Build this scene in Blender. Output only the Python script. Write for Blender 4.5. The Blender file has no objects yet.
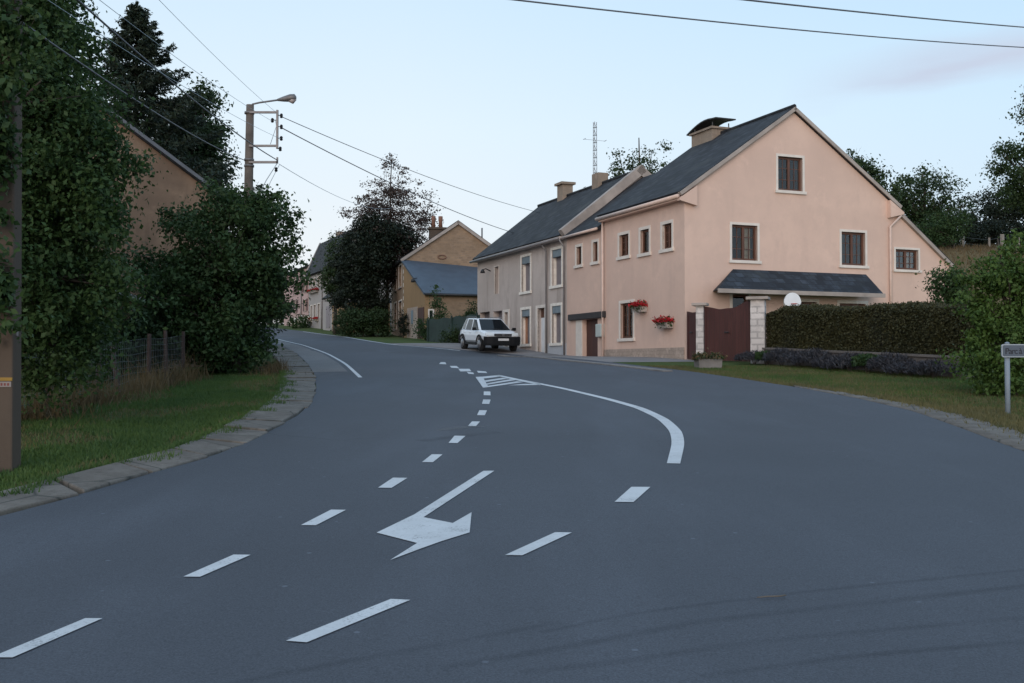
import bpy, bmesh, math, random
import numpy as np
from mathutils import Vector, Matrix, noise as mnoise

random.seed(7)
S = bpy.context.scene
COL = S.collection
F = 1050.0; CX = 512.0; CY = 341.5; HOR = 365.0
EYE = Vector((0, 0, 1.6))
PITCH = math.atan((HOR - CY) / F)

# ------------------------------------------------------------------ terrain + pixel helpers
def sst(a, b, v):
    t = min(1.0, max(0.0, (v - a) / (b - a))); return t * t * (3 - 2 * t)

def H(x, y):
    yy = min(y, 135.0)
    z = 0.047 * yy
    if yy > 60: z += 0.0002 * (min(yy, 110) - 60) ** 2
    z -= .24 * math.exp(-((y - 47.5) / 5.5) ** 2) * sst(-9, 0, x)
    z += 6.5 * sst(9, 28, x - 0.10 * max(0, y - 60)) * sst(38, 78, y) * (1 - 0.5 * sst(110, 200, y))
    return z

def ray(px, py):
    u = (px - CX) / F; v = (CY - py) / F
    return Vector((u, math.cos(PITCH) - v * math.sin(PITCH), math.sin(PITCH) + v * math.cos(PITCH)))

def P(px, py, Y):
    d = ray(px, py); return EYE + d * (Y / d.y)

def XY(px, Y):
    return P(px, HOR, Y).x

def G(px, py):
    d = ray(px, py); t = 5.0; prev = 0.0
    while t < 400:
        p = EYE + d * t
        if p.z < H(p.x, p.y) + .034: break
        prev = t; t += 0.5
    lo, hi = prev, t
    for _ in range(40):
        m = (lo + hi) / 2; p = EYE + d * m
        if p.z < H(p.x, p.y) + .034: hi = m
        else: lo = m
    p = EYE + d * hi
    return Vector((p.x, p.y, H(p.x, p.y)))

class Frame:
    def __init__(s, x, y, rotdeg, z=None):
        s.loc = Vector((x, y, H(x, y) if z is None else z)); s.a = math.radians(rotdeg)
        s.inv = Matrix.Rotation(-s.a, 3, 'Z')
    def hit(s, axis, val, px, py):
        o = s.inv @ (EYE - s.loc); d = s.inv @ ray(px, py)
        i = 0 if axis == 'x' else 1
        t = (val - o[i]) / d[i]
        return o + d * t

# ------------------------------------------------------------------ materials
def newmat(name):
    m = bpy.data.materials.new(name); m.use_nodes = True
    nt = m.node_tree; nt.nodes.clear()
    out = nt.nodes.new('ShaderNodeOutputMaterial'); b = nt.nodes.new('ShaderNodeBsdfPrincipled')
    nt.links.new(b.outputs[0], out.inputs[0])
    return m, nt, b, out

def N(nt, typ, **kw):
    n = nt.nodes.new(typ)
    for k, v in kw.items():
        if k.startswith('i_'): n.inputs[k[2:].replace('_', ' ')].default_value = v
        else: setattr(n, k, v)
    return n

def c4(c): return (c[0], c[1], c[2], 1)

def mixc(nt, fac, a, b, blend='MIX'):
    n = nt.nodes.new('ShaderNodeMix'); n.data_type = 'RGBA'; n.blend_type = blend
    for sock, v in ((n.inputs[0], fac), (n.inputs[6], a), (n.inputs[7], b)):
        if hasattr(v, 'is_output') or isinstance(v, bpy.types.NodeSocket): nt.links.new(v, sock)
        elif isinstance(v, (int, float)): sock.default_value = v
        else: sock.default_value = c4(v)
    return n.outputs[2]

def ramp(nt, val, p0, p1):
    r = nt.nodes.new('ShaderNodeMapRange'); r.inputs[1].default_value = p0; r.inputs[2].default_value = p1
    nt.links.new(val, r.inputs[0]); return r.outputs[0]

def coords(nt, scale=(1, 1, 1)):
    tc = nt.nodes.new('ShaderNodeTexCoord'); mp = nt.nodes.new('ShaderNodeMapping')
    mp.inputs['Scale'].default_value = scale
    nt.links.new(tc.outputs['Object'], mp.inputs[0]); return mp.outputs[0]

def noise(nt, vec, scale, detail=4, rough=.55):
    n = nt.nodes.new('ShaderNodeTexNoise'); n.inputs['Scale'].default_value = scale
    n.inputs['Detail'].default_value = detail; n.inputs['Roughness'].default_value = rough
    nt.links.new(vec, n.inputs['Vector']); return n.outputs[0]

def bump(nt, b, h, strength, dist=.02):
    n = nt.nodes.new('ShaderNodeBump'); n.inputs['Strength'].default_value = strength; n.inputs['Distance'].default_value = dist
    nt.links.new(h, n.inputs['Height']); nt.links.new(n.outputs[0], b.inputs['Normal'])

def simple(name, col, rough=.7, var=.15, scale=3.0, metal=0.0, spec=.4, bmp=0.0):
    m, nt, b, o = newmat(name)
    v = coords(nt); n = noise(nt, v, scale)
    c = mixc(nt, ramp(nt, n, .3, .7), [x * (1 - var) for x in col], [min(1, x * (1 + var)) for x in col])
    nt.links.new(c, b.inputs['Base Color'])
    b.inputs['Roughness'].default_value = rough; b.inputs['Metallic'].default_value = metal
    b.inputs['Specular IOR Level'].default_value = spec
    if bmp: bump(nt, b, noise(nt, v, scale * 6), bmp)
    return m

def plaster(name, col, stain, amount=.5, rough=.9, streak=.5):
    m, nt, b, o = newmat(name)
    v = coords(nt)
    big = noise(nt, v, .35, 5, .6)
    c = mixc(nt, ramp(nt, big, .38, .72), col, [col[i] * (1 - amount * .35) + stain[i] * amount * .35 for i in range(3)])
    mid = noise(nt, v, 1.7, 6, .68)
    c = mixc(nt, ramp(nt, mid, .46, .74), c, [col[i] * (1 - amount * .28) + stain[i] * amount * .28 for i in range(3)])
    pale = noise(nt, v, .9, 6, .7)
    c = mixc(nt, ramp(nt, pale, .56, .82), c, [min(1, x * (1 + .13 * amount)) for x in col])
    st = noise(nt, coords(nt, (1.6, 1.6, .30)), 1.0, 5, .65)
    k = nt.nodes.new('ShaderNodeMath'); k.operation = 'MULTIPLY'; nt.links.new(ramp(nt, st, .52, .8), k.inputs[0]); k.inputs[1].default_value = streak
    c = mixc(nt, k.outputs[0], c, stain)
    fine = noise(nt, v, 14, 4, .7)
    c = mixc(nt, ramp(nt, fine, .35, .65), c, [1.07] * 3, 'MULTIPLY') if False else c
    nt.links.new(c, b.inputs['Base Color']); b.inputs['Roughness'].default_value = rough
    b.inputs['Specular IOR Level'].default_value = .2
    bump(nt, b, noise(nt, v, 30, 3), .25, .01)
    return m

def stone(name, a, bb, mortar, sc=2.2, w=.5, h=.25, wob=1):
    m, nt, b, o = newmat(name)
    tc = nt.nodes.new('ShaderNodeTexCoord'); sep = nt.nodes.new('ShaderNodeSeparateXYZ'); nt.links.new(tc.outputs['Object'], sep.inputs[0])
    ad = nt.nodes.new('ShaderNodeMath'); nt.links.new(sep.outputs[0], ad.inputs[0]); nt.links.new(sep.outputs[1], ad.inputs[1])
    cb = nt.nodes.new('ShaderNodeCombineXYZ'); nt.links.new(ad.outputs[0], cb.inputs[0]); nt.links.new(sep.outputs[2], cb.inputs[1])
    ns = nt.nodes.new('ShaderNodeTexNoise'); ns.inputs['Scale'].default_value = 2.5; nt.links.new(tc.outputs['Object'], ns.inputs['Vector'])
    vm = nt.nodes.new('ShaderNodeVectorMath'); vm.operation = 'MULTIPLY_ADD'; nt.links.new(ns.outputs[1], vm.inputs[0]); vm.inputs[1].default_value = (.25 * wob, .12 * wob, 0); nt.links.new(cb.outputs[0], vm.inputs[2])
    br = nt.nodes.new('ShaderNodeTexBrick'); nt.links.new(vm.outputs[0], br.inputs[0])
    br.inputs['Color1'].default_value = c4(a); br.inputs['Color2'].default_value = c4(bb); br.inputs['Mortar'].default_value = c4(mortar)
    br.inputs['Scale'].default_value = sc; br.inputs['Mortar Size'].default_value = .03; br.inputs['Brick Width'].default_value = w; br.inputs['Row Height'].default_value = h
    n = noise(nt, tc.outputs['Object'], .8, 5)
    c = mixc(nt, ramp(nt, n, .3, .75), br.outputs[0], [x * .6 for x in a])
    n2 = noise(nt, tc.outputs['Object'], 3.1, 6, .7); c = mixc(nt, ramp(nt, n2, .5, .75), c, [min(1, x * 1.35) for x in bb])
    nt.links.new(c, b.inputs['Base Color']); b.inputs['Roughness'].default_value = .9
    bump(nt, b, br.outputs[1], -.4, .02)
    return m

def slate(name, col, axis='y', lichen=.3):
    m, nt, b, o = newmat(name)
    tc = nt.nodes.new('ShaderNodeTexCoord'); sep = nt.nodes.new('ShaderNodeSeparateXYZ'); nt.links.new(tc.outputs['Object'], sep.inputs[0])
    cb = nt.nodes.new('ShaderNodeCombineXYZ'); nt.links.new(sep.outputs[1 if axis == 'y' else 0], cb.inputs[0]); nt.links.new(sep.outputs[2], cb.inputs[1])
    br = nt.nodes.new('ShaderNodeTexBrick'); nt.links.new(cb.outputs[0], br.inputs[0])
    br.inputs['Color1'].default_value = c4([x * .5 for x in col]); br.inputs['Color2'].default_value = c4([x * 1.6 for x in col]); br.inputs['Mortar'].default_value = c4([x * .4 for x in col])
    br.inputs['Scale'].default_value = 1; br.inputs['Mortar Size'].default_value = .012; br.inputs['Brick Width'].default_value = .36; br.inputs['Row Height'].default_value = .19
    n = noise(nt, tc.outputs['Object'], .9, 6, .65)
    nd = noise(nt, tc.outputs['Object'], 2.3, 5, .7)
    dk = mixc(nt, ramp(nt, nd, .42, .66), br.outputs[0], [x * .55 for x in col])
    c = mixc(nt, ramp(nt, n, .52, .8), dk, [min(1, x * (1 + lichen * 3)) for x in (col[0] * 1.1, col[1] * 1.05, col[2] * .85)])
    nt.links.new(c, b.inputs['Base Color']); b.inputs['Roughness'].default_value = .75; b.inputs['Specular IOR Level'].default_value = .25
    bump(nt, b, br.outputs[1], -.5, .01)
    return m

def leafmat(name, a, bb, trans=.25, rough=.6):
    m, nt, b, o = newmat(name)
    g = nt.nodes.new('ShaderNodeNewGeometry')
    big = noise(nt, coords(nt), 1.1, 3)
    c = mixc(nt, g.outputs['Random Per Island'], a, bb)
    c = mixc(nt, ramp(nt, big, .3, .75), c, [bb[0] * 1.15, bb[1] * 1.1, bb[2] * .9])
    nt.links.new(c, b.inputs['Base Color']); b.inputs['Roughness'].default_value = rough; b.inputs['Specular IOR Level'].default_value = .25
    t = nt.nodes.new('ShaderNodeBsdfTranslucent'); nt.links.new(c, t.inputs[0])
    mx = nt.nodes.new('ShaderNodeMixShader'); mx.inputs[0].default_value = trans
    nt.links.new(b.outputs[0], mx.inputs[1]); nt.links.new(t.outputs[0], mx.inputs[2]); nt.links.new(mx.outputs[0], o.inputs[0])
    return m

def glass(name, tint=(.55, .58, .6)):
    m, nt, b, o = newmat(name)
    nt.nodes.remove(b)
    fr = nt.nodes.new('ShaderNodeFresnel'); fr.inputs[0].default_value = 1.45
    tr = nt.nodes.new('ShaderNodeBsdfTransparent'); tr.inputs[0].default_value = c4(tint)
    gl = nt.nodes.new('ShaderNodeBsdfGlossy'); gl.inputs['Roughness'].default_value = .03
    mx = nt.nodes.new('ShaderNodeMixShader'); nt.links.new(fr.outputs[0], mx.inputs[0]); nt.links.new(tr.outputs[0], mx.inputs[1]); nt.links.new(gl.outputs[0], mx.inputs[2])
    nt.links.new(mx.outputs[0], o.inputs[0]); return m

def asphalt(name, col, patch=.25):
    m, nt, b, o = newmat(name)
    v = coords(nt)
    n1 = noise(nt, v, .16, 5, .6); n2 = noise(nt, v, 90, 3, .7); n3 = noise(nt, coords(nt, (1, .22, 1)), .9, 4)
    c = mixc(nt, ramp(nt, n1, .3, .7), [x * (1 - patch) for x in col], [x * (1 + patch) for x in col])
    c = mixc(nt, ramp(nt, n3, .5, .75), c, [x * 1.25 for x in col])
    k = nt.nodes.new('ShaderNodeMapRange'); k.inputs[1].default_value = .3; k.inputs[2].default_value = .7; k.inputs[3].default_value = .6; k.inputs[4].default_value = 1.4
    nt.links.new(n2, k.inputs[0])
    mul = nt.nodes.new('ShaderNodeVectorMath'); mul.operation = 'SCALE'; nt.links.new(c, mul.inputs[0]); nt.links.new(k.outputs[0], mul.inputs['Scale'])
    n4 = noise(nt, v, 260, 2, .8); n5 = noise(nt, v, 22, 4, .7)
    c2 = mixc(nt, ramp(nt, n4, .64, .72), mul.outputs[0], [x * 2.4 for x in col])
    c2 = mixc(nt, ramp(nt, n5, .55, .85), c2, [x * .7 for x in col])
    vo = nt.nodes.new('ShaderNodeTexVoronoi'); vo.inputs['Scale'].default_value = 2.6; nt.links.new(v, vo.inputs['Vector'])
    c2 = mixc(nt, ramp(nt, vo.outputs['Distance'], .055, .03), c2, [x * 1.9 for x in col])
    nt.links.new(c2, b.inputs['Base Color'])
    b.inputs['Roughness'].default_value = .82; b.inputs['Specular IOR Level'].default_value = .35
    bump(nt, b, n2, .35, .006)
    return m

def paint(name, col, wear=.35):
    m, nt, b, o = newmat(name)
    v = coords(nt); n = noise(nt, v, 1.4, 6, .7); n2 = noise(nt, v, 40, 3, .7)
    c = mixc(nt, ramp(nt, n, .45, .8), col, [x * (1 - wear) for x in col])
    c = mixc(nt, ramp(nt, n2, .55, .75), c, [x * (1 - wear) for x in col])
    nt.links.new(c, b.inputs['Base Color']); b.inputs['Roughness'].default_value = .7; b.inputs['Specular IOR Level'].default_value = .3
    tr = nt.nodes.new('ShaderNodeBsdfTransparent'); mx = nt.nodes.new('ShaderNodeMixShader')
    w1 = noise(nt, v, 55, 4, .75); w2 = noise(nt, v, 3.2, 5, .7)
    ad = nt.nodes.new('ShaderNodeMath'); ad.operation = 'MULTIPLY_ADD'; nt.links.new(w2, ad.inputs[0]); ad.inputs[1].default_value = .8; nt.links.new(w1, ad.inputs[2])
    k = nt.nodes.new('ShaderNodeMath'); k.operation = 'MULTIPLY'; nt.links.new(ramp(nt, ad.outputs[0], .99, 1.22), k.inputs[0]); k.inputs[1].default_value = .75
    nt.links.new(k.outputs[0], mx.inputs[0]); nt.links.new(b.outputs[0], mx.inputs[1]); nt.links.new(tr.outputs[0], mx.inputs[2]); nt.links.new(mx.outputs[0], o.inputs[0])
    return m

def stainmat(name, col, strength, rough=.8):
    # a see-through stain: noise decides where the road shows
    m, nt, b, o = newmat(name)
    b.inputs['Base Color'].default_value = c4(col); b.inputs['Roughness'].default_value = rough; b.inputs['Specular IOR Level'].default_value = .3
    uv = nt.nodes.new('ShaderNodeUVMap'); sep = nt.nodes.new('ShaderNodeSeparateXYZ'); nt.links.new(uv.outputs[0], sep.inputs[0])
    # v in 0..1 across: soft edges
    pp = nt.nodes.new('ShaderNodeMath'); pp.operation = 'PINGPONG'; pp.inputs[1].default_value = .5; nt.links.new(sep.outputs[1], pp.inputs[0])
    e = ramp(nt, pp.outputs[0], .0, .4)
    n = noise(nt, coords(nt), 1.6, 5, .7)
    k = nt.nodes.new('ShaderNodeMath'); k.operation = 'MULTIPLY'; nt.links.new(e, k.inputs[0]); nt.links.new(ramp(nt, n, .25, .6), k.inputs[1])
    k2 = nt.nodes.new('ShaderNodeMath'); k2.operation = 'MULTIPLY'; nt.links.new(k.outputs[0], k2.inputs[0]); k2.inputs[1].default_value = strength
    tr = nt.nodes.new('ShaderNodeBsdfTransparent'); mx = nt.nodes.new('ShaderNodeMixShader')
    nt.links.new(k2.outputs[0], mx.inputs[0]); nt.links.new(tr.outputs[0], mx.inputs[1]); nt.links.new(b.outputs[0], mx.inputs[2]); nt.links.new(mx.outputs[0], o.inputs[0])
    return m

def planks(name, col, axis=0, w=.14):
    m, nt, b, o = newmat(name)
    tc = nt.nodes.new('ShaderNodeTexCoord'); sep = nt.nodes.new('ShaderNodeSeparateXYZ'); nt.links.new(tc.outputs['Object'], sep.inputs[0])
    md = nt.nodes.new('ShaderNodeMath'); md.operation = 'PINGPONG'; md.inputs[1].default_value = w / 2; nt.links.new(sep.outputs[axis], md.inputs[0])
    g = ramp(nt, md.outputs[0], 0, .012)
    n = noise(nt, coords(nt, (3, 3, .5)), 2, 4)
    c = mixc(nt, ramp(nt, n, .3, .7), [x * .8 for x in col], [x * 1.2 for x in col]); c = mixc(nt, g, [x * .3 for x in col], c)
    nt.links.new(c, b.inputs['Base Color']); b.inputs['Roughness'].default_value = .6; bump(nt, b, g, .5, .01)
    return m

M = {}
M['plaster'] = plaster('pink_plaster', (.66, .475, .388), (.36, .26, .225), .9, streak=.2)
M['plaster2'] = plaster('grey_render', (.52, .45, .41), (.22, .18, .155), 1.0, streak=.75)
M['white_wall'] = plaster('white_render', (.34, .32, .31), (.2, .18, .17), .6, streak=.3)
M['far_pink'] = plaster('old_pink_render', (.46, .33, .31), (.3, .2, .19), .6, streak=.3)
M['ochre'] = plaster('ochre_render', (.29, .19, .105), (.17, .115, .075), .7, streak=.3)
M['barn'] = plaster('brown_barn_render', (.30, .205, .142), (.10, .068, .052), 2.2, streak=1.0)
M['stone'] = stone('ochre_rubble_stone', (.34, .23, .145), (.21, .145, .10), (.28, .205, .145), 1.6)
M['plinth'] = stone('pale_plinth_stone', (.44, .35, .29), (.38, .30, .25), (.30, .24, .20), 2.0, .5, .28)
M['plinth_blue'] = plaster('pale_blue_plinth', (.44, .46, .49), (.25, .25, .26), .8, streak=.4)
M['block'] = stone('pale_block', (.60, .56, .54), (.52, .48, .46), (.33, .31, .30), 1.0, .47, .21, 0)
M['gwall'] = stone('garden_wall_stone', (.17, .145, .13), (.12, .105, .10), (.14, .12, .11), 2.4)
M['slate'] = slate('slate_roof', (.025, .028, .035), 'y')
M['slate_x'] = slate('slate_canopy', (.032, .041, .054), 'x', .12)
M['slate_dark'] = slate('old_slate_roof', (.024, .0265, .032), 'y', .4)
M['blue_roof'] = simple('blue_sheet_roof', (.058, .080, .108), .55, .14, 1.6, 0, .4)
M['lining'] = simple('pale_stone_lining', (.76, .71, .64), .85, .12, 4)
M['cream'] = simple('cream_surround', (.66, .60, .54), .8, .08)
M['verge'] = simple('weathered_verge', (.33, .285, .255), .85, .25, 1.2)
M['brown_wood'] = simple('brown_window_wood', (.105, .046, .029), .5, .2)
M['door_brown'] = planks('brown_plank_door', (.07, .028, .022), 1, .16)
M['gate'] = planks('dark_red_gate', (.062, .019, .016), 0, .11)
M['glass'] = glass('window_glass', (.72, .74, .75))
M['room'] = simple('dark_room_paint', (.012, .012, .014), .9, .2)  # near-black: the darkness of the unlit room is put into the colour
M['curtain'] = simple('pale_curtain', (.80, .62, .42), .9, .25, 8)
M['shutter'] = simple('blue_grey_shutter', (.16, .205, .235), .6, .15)
M['reveal_warm'] = simple('orange_lit_reveal', (.40, .20, .12), .7, .15)  # warm light on a window reveal, put into the colour
M['panel_grey'] = simple('mauve_grey', (.20, .175, .185), .6, .12)
M['gutter'] = simple('zinc_gutter', (.21, .20, .20), .5, .15, 2, .3)
M['pink_gutter'] = simple('painted_gutter', (.62, .47, .40), .6, .1)
M['brick'] = stone('chimney_brick', (.30, .23, .17), (.24, .18, .14), (.25, .21, .17), 3.0, .35, .14)
M['lintel'] = simple('dark_lintel', (.035, .032, .033), .7)
M['black_metal'] = simple('black_metal', (.02, .021, .023), .5, .2)
M['white_paint'] = simple('white_board', (.72, .74, .76), .5, .05)
M['red_metal'] = simple('red_ring', (.4, .05, .03), .5)
M['box_grey'] = simple('meter_box', (.42, .47, .45), .5, .05)
M['clay'] = simple('terracotta_pot', (.19, .095, .065), .8, .15)
M['petal'] = leafmat('red_petals', (.26, .010, .016), (.42, .02, .03), .15)
M['petal_white'] = leafmat('white_petals', (.6, .6, .58), (.7, .7, .66), .15)
M['asphalt'] = asphalt('road_asphalt', (.056, .063, .077), .16)
M['old_asphalt'] = asphalt('old_pale_asphalt', (.125, .124, .128), .18)
M['paint'] = paint('road_paint', (.53, .545, .56), .22)
M['rubber'] = stainmat('tyre_rubber', (.042, .047, .056), .17)
M['crack'] = stainmat('road_crack', (.03, .033, .038), .35)
M['worn'] = stainmat('worn_wheel_track', (.085, .092, .107), .3)
M['patch'] = stainmat('pale_road_patch', (.16, .165, .175), .6)
M['concrete'] = simple('kerb_concrete', (.17, .158, .15), .9, .3, 1.6, bmp=.4)
m, nt, b, o = newmat('old_kerb_stone'); v = coords(nt)
n1 = noise(nt, v, 2.2, 6, .7); n2 = noise(nt, v, 18, 5, .7)
c = mixc(nt, ramp(nt, n1, .35, .68), (.088, .076, .064), (.178, .158, .138)); c = mixc(nt, ramp(nt, n2, .5, .8), c, (.07, .062, .055))
vo = nt.nodes.new('ShaderNodeTexVoronoi'); vo.feature = 'DISTANCE_TO_EDGE'; vo.inputs['Scale'].default_value = .9; nt.links.new(v, vo.inputs['Vector'])
c = mixc(nt, ramp(nt, vo.outputs['Distance'], .0, .02), (.035, .035, .03), c)
nt.links.new(c, b.inputs['Base Color']); b.inputs['Roughness'].default_value = .92; bump(nt, b, n2, .6, .02)
M['kerb'] = m
M['pave'] = simple('pavement_concrete', (.185, .178, .18), .9, .2, .8, bmp=.3)
M['pole_conc'] = plaster('pole_concrete', (.098, .074, .057), (.045, .036, .03), .8, streak=.6)
M['pole_wood'] = simple('grey_wood_pole', (.12, .095, .078), .9, .3, 2.5, bmp=.4)
M['steel'] = simple('galvanised_steel', (.17, .16, .16), .5, .2, 3, .4)
M['cable'] = simple('cable_black', (.12, .118, .125), .6)
M['cable_thin'] = simple('cable_grey', (.38, .42, .46), .6)
M['lamp_glass'] = simple('lamp_bowl', (.35, .30, .29), .3)
M['sign_face'] = simple('sign_face', (.07, .09, .12), .5, .05)
M['sign_edge'] = simple('sign_edge', (.30, .34, .38), .5, .05, metal=.1)
M['sign_post'] = simple('sign_post_grey', (.20, .24, .285), .6, .1, 4)
M['sign_text'] = simple('sign_lettering', (.010, .014, .026), .5)
M['yellow'] = simple('yellow_tape', (.26, .15, .02), .6)
M['tag'] = simple('pale_tag', (.22, .19, .18), .6)
M['tag_red'] = simple('tag_lettering', (.16, .035, .03), .6)
M['bark'] = simple('bark', (.055, .045, .036), .95, .3, 6, bmp=.6)
M['leaf_dark'] = leafmat('leaf_dark', (.018, .036, .015), (.032, .058, .022))
M['leaf_mid'] = leafmat('leaf_mid', (.024, .052, .021), (.039, .075, .028), .32)
M['leaf_fresh'] = leafmat('leaf_fresh', (.027, .057, .020), (.044, .083, .028), .32)
M['leaf_shrub'] = leafmat('leaf_shrub', (.036, .074, .019), (.070, .124, .030), .3)
M['leaf_copper'] = leafmat('leaf_copper', (.034, .023, .022), (.056, .039, .036), .2)
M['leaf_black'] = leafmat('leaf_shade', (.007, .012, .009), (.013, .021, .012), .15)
M['needle'] = leafmat('needles', (.011, .020, .014), (.019, .031, .020), .1)
M['hedge'] = leafmat('hedge_leaf', (.036, .041, .019), (.052, .052, .025), .15)
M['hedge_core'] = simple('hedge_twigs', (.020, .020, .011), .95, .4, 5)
M['lav'] = leafmat('lavender', (.034, .038, .048), (.056, .056, .072), .2)
M['grass'] = leafmat('grass_blade', (.038, .081, .024), (.074, .126, .038), .33)
M['grass_dry'] = leafmat('grass_dry', (.080, .082, .034), (.145, .130, .066), .3)
M['weed'] = leafmat('dry_weeds', (.080, .056, .030), (.145, .108, .062), .3)
M['tarp'] = simple('green_boards', (.016, .036, .031), .7, .3, 2)
M['mesh'] = simple('rusty_wire', (.10, .11, .11), .6, .2, 3, .3)
M['post'] = simple('weathered_post', (.055, .038, .034), .9, .3, 4)
M['post_pale'] = simple('pale_post', (.32, .28, .24), .9, .2, 4)
M['twig'] = simple('dry_twig', (.115, .10, .085), .9, .2)
M['car_white'] = simple('white_car_paint', (.74, .78, .82), .25, .02, 1, 0, .5)
M['car_black'] = simple('black_plastic', (.010, .011, .013), .6, .1, spec=.2)
M['car_glass'] = simple('car_glass', (.010, .013, .016), .05, .05, 1, 0, .12)
M['tyre'] = simple('tyre_rubber_black', (.018, .018, .018), .85)
M['rim'] = simple('steel_rim', (.25, .25, .26), .4, .1, 3, .6)
M['lens'] = simple('headlamp_lens', (.60, .62, .62), .12, .05, 1, 0, .8)
M['plate'] = simple('plate_white', (.62, .62, .62), .5, .03)
M['edge_dark'] = simple('dark_zinc_edge', (.11, .118, .135), .6, .2, 2)
M['metal_edge'] = simple('zinc_edge', (.42, .43, .46), .5, .1, 2, .2)

# ground: grass with dry and earthy patches
m, nt, b, o = newmat('meadow_ground'); v = coords(nt)
n1 = noise(nt, v, .25, 6, .6); n2 = noise(nt, v, 2.2, 5, .65)
c = mixc(nt, ramp(nt, n1, .35, .65), (.044, .072, .022), (.068, .096, .031)); c = mixc(nt, ramp(nt, n2, .52, .72), c, (.115, .095, .045))
nt.links.new(c, b.inputs['Base Color']); b.inputs['Roughness'].default_value = .95; b.inputs['Specular IOR Level'].default_value = .1
bump(nt, b, noise(nt, v, 12, 4), .6, .04)
M['ground'] = m
m, nt, b, o = newmat('dry_hill'); v = coords(nt)
n1 = noise(nt, v, .3, 6, .6)
c = mixc(nt, ramp(nt, n1, .35, .65), (.12, .088, .045), (.16, .12, .06))
nt.links.new(c, b.inputs['Base Color']); b.inputs['Roughness'].default_value = .95; b.inputs['Specular IOR Level'].default_value = .1
M['hill'] = m

# ------------------------------------------------------------------ mesh builder
class MB:
    def __init__(s): s.v = []; s.f = []; s.uv = None
    def add(s, vs, fs):
        k = len(s.v); s.v += [tuple(p) for p in vs]; s.f += [tuple(i + k for i in f) for f in fs]; return s
    def box(s, x0, x1, y0, y1, z0, z1):
        x0, x1 = min(x0, x1), max(x0, x1); y0, y1 = min(y0, y1), max(y0, y1); z0, z1 = min(z0, z1), max(z0, z1)
        return s.add([(x0, y0, z0), (x1, y0, z0), (x1, y1, z0), (x0, y1, z0), (x0, y0, z1), (x1, y0, z1), (x1, y1, z1), (x0, y1, z1)],
                     [(3, 2, 1, 0), (4, 5, 6, 7), (0, 1, 5, 4), (1, 2, 6, 5), (2, 3, 7, 6), (3, 0, 4, 7)])
    def prism(s, poly, vec):
        n = len(poly); vec = Vector(vec); a = [Vector(p) for p in poly]; bq = [p + vec for p in a]
        fs = [tuple(range(n))[::-1], tuple(range(n, 2 * n))] + [(i, (i + 1) % n, n + (i + 1) % n, n + i) for i in range(n)]
        return s.add(a + bq, fs)
    def tube(s, pts, radii, n=8, cap=True):
        pts = [Vector(p) for p in pts]
        if isinstance(radii, (int, float)): radii = [radii] * len(pts)
        base = len(s.v); a = None
        for i, p in enumerate(pts):
            t = (pts[min(i + 1, len(pts) - 1)] - pts[max(i - 1, 0)])
            t = t.normalized() if t.length > 1e-9 else Vector((0, 0, 1))
            if a is None: a = t.cross(Vector((1, 0, 0)) if abs(t.z) > .95 else Vector((0, 0, 1))).normalized()
            else:
                a = a - t * a.dot(t); a = a.normalized() if a.length > 1e-6 else t.orthogonal().normalized()
            bb = t.cross(a).normalized()
            for k in range(n):
                g = 2 * math.pi * k / n; s.v.append(tuple(p + (a * math.cos(g) + bb * math.sin(g)) * radii[i]))
        for i in range(len(pts) - 1):
            for k in range(n):
                s.f.append((base + i * n + k, base + i * n + (k + 1) % n, base + (i + 1) * n + (k + 1) % n, base + (i + 1) * n + k))
        if cap:
            s.f.append(tuple(base + k for k in range(n))[::-1]); s.f.append(tuple(base + (len(pts) - 1) * n + k for k in range(n)))
        return s
    def lathe(s, c, prof, n=12, axis='z'):
        base = len(s.v); c = Vector(c)
        for r, h in prof:
            for k in range(n):
                g = 2 * math.pi * k / n; a, bb = r * math.cos(g), r * math.sin(g)
                s.v.append(tuple(c + (Vector((a, bb, h)) if axis == 'z' else Vector((h, a, bb)) if axis == 'x' else Vector((a, h, bb)))))
        for i in range(len(prof) - 1):
            for k in range(n):
                s.f.append((base + i * n + k, base + i * n + (k + 1) % n, base + (i + 1) * n + (k + 1) % n, base + (i + 1) * n + k))
        s.f.append(tuple(base + k for k in range(n))[::-1]); s.f.append(tuple(base + (len(prof) - 1) * n + k for k in range(n)))
        return s
    def slab(s, p0, p1, p2, p3, t):
        p = [Vector(q) for q in (p0, p1, p2, p3)]; nn = (p[1] - p[0]).cross(p[3] - p[0]).normalized()
        if nn.z > 0: nn = -nn
        return s.prism(p, nn * t)
    def mesh(s, name, mat, smooth=False):
        me = bpy.data.meshes.new(name); me.from_pydata(s.v, [], s.f); me.update()
        bm = bmesh.new(); bm.from_mesh(me); bmesh.ops.recalc_face_normals(bm, faces=bm.faces); bm.to_mesh(me); bm.free()
        if mat: me.materials.append(mat)
        if smooth:
            me.polygons.foreach_set('use_smooth', [True] * len(me.polygons))
        return me
    def build(s, name, mat, parent=None, smooth=False, bevel=0):
        o = link(name, s.mesh(name, mat, smooth), parent)
        if bevel:
            md = o.modifiers.new('bevel', 'BEVEL'); md.width = bevel; md.segments = 2; md.limit_method = 'ANGLE'
        return o

def link(name, data, parent=None):
    o = bpy.data.objects.new(name, data); COL.objects.link(o)
    if parent is not None: o.parent = parent
    return o

def tag(o, label=None, cat=None, group=None, kind=None):
    if label: o['label'] = label
    if cat: o['category'] = cat
    if group: o['group'] = group
    if kind: o['kind'] = kind
    return o

def thing(name, label, cat, loc=(0, 0, 0), rot=0, group=None):
    o = link(name, None); o.location = loc; o.rotation_euler = (0, 0, rot); o.empty_display_size = .3
    return tag(o, label, cat, group)

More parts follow.
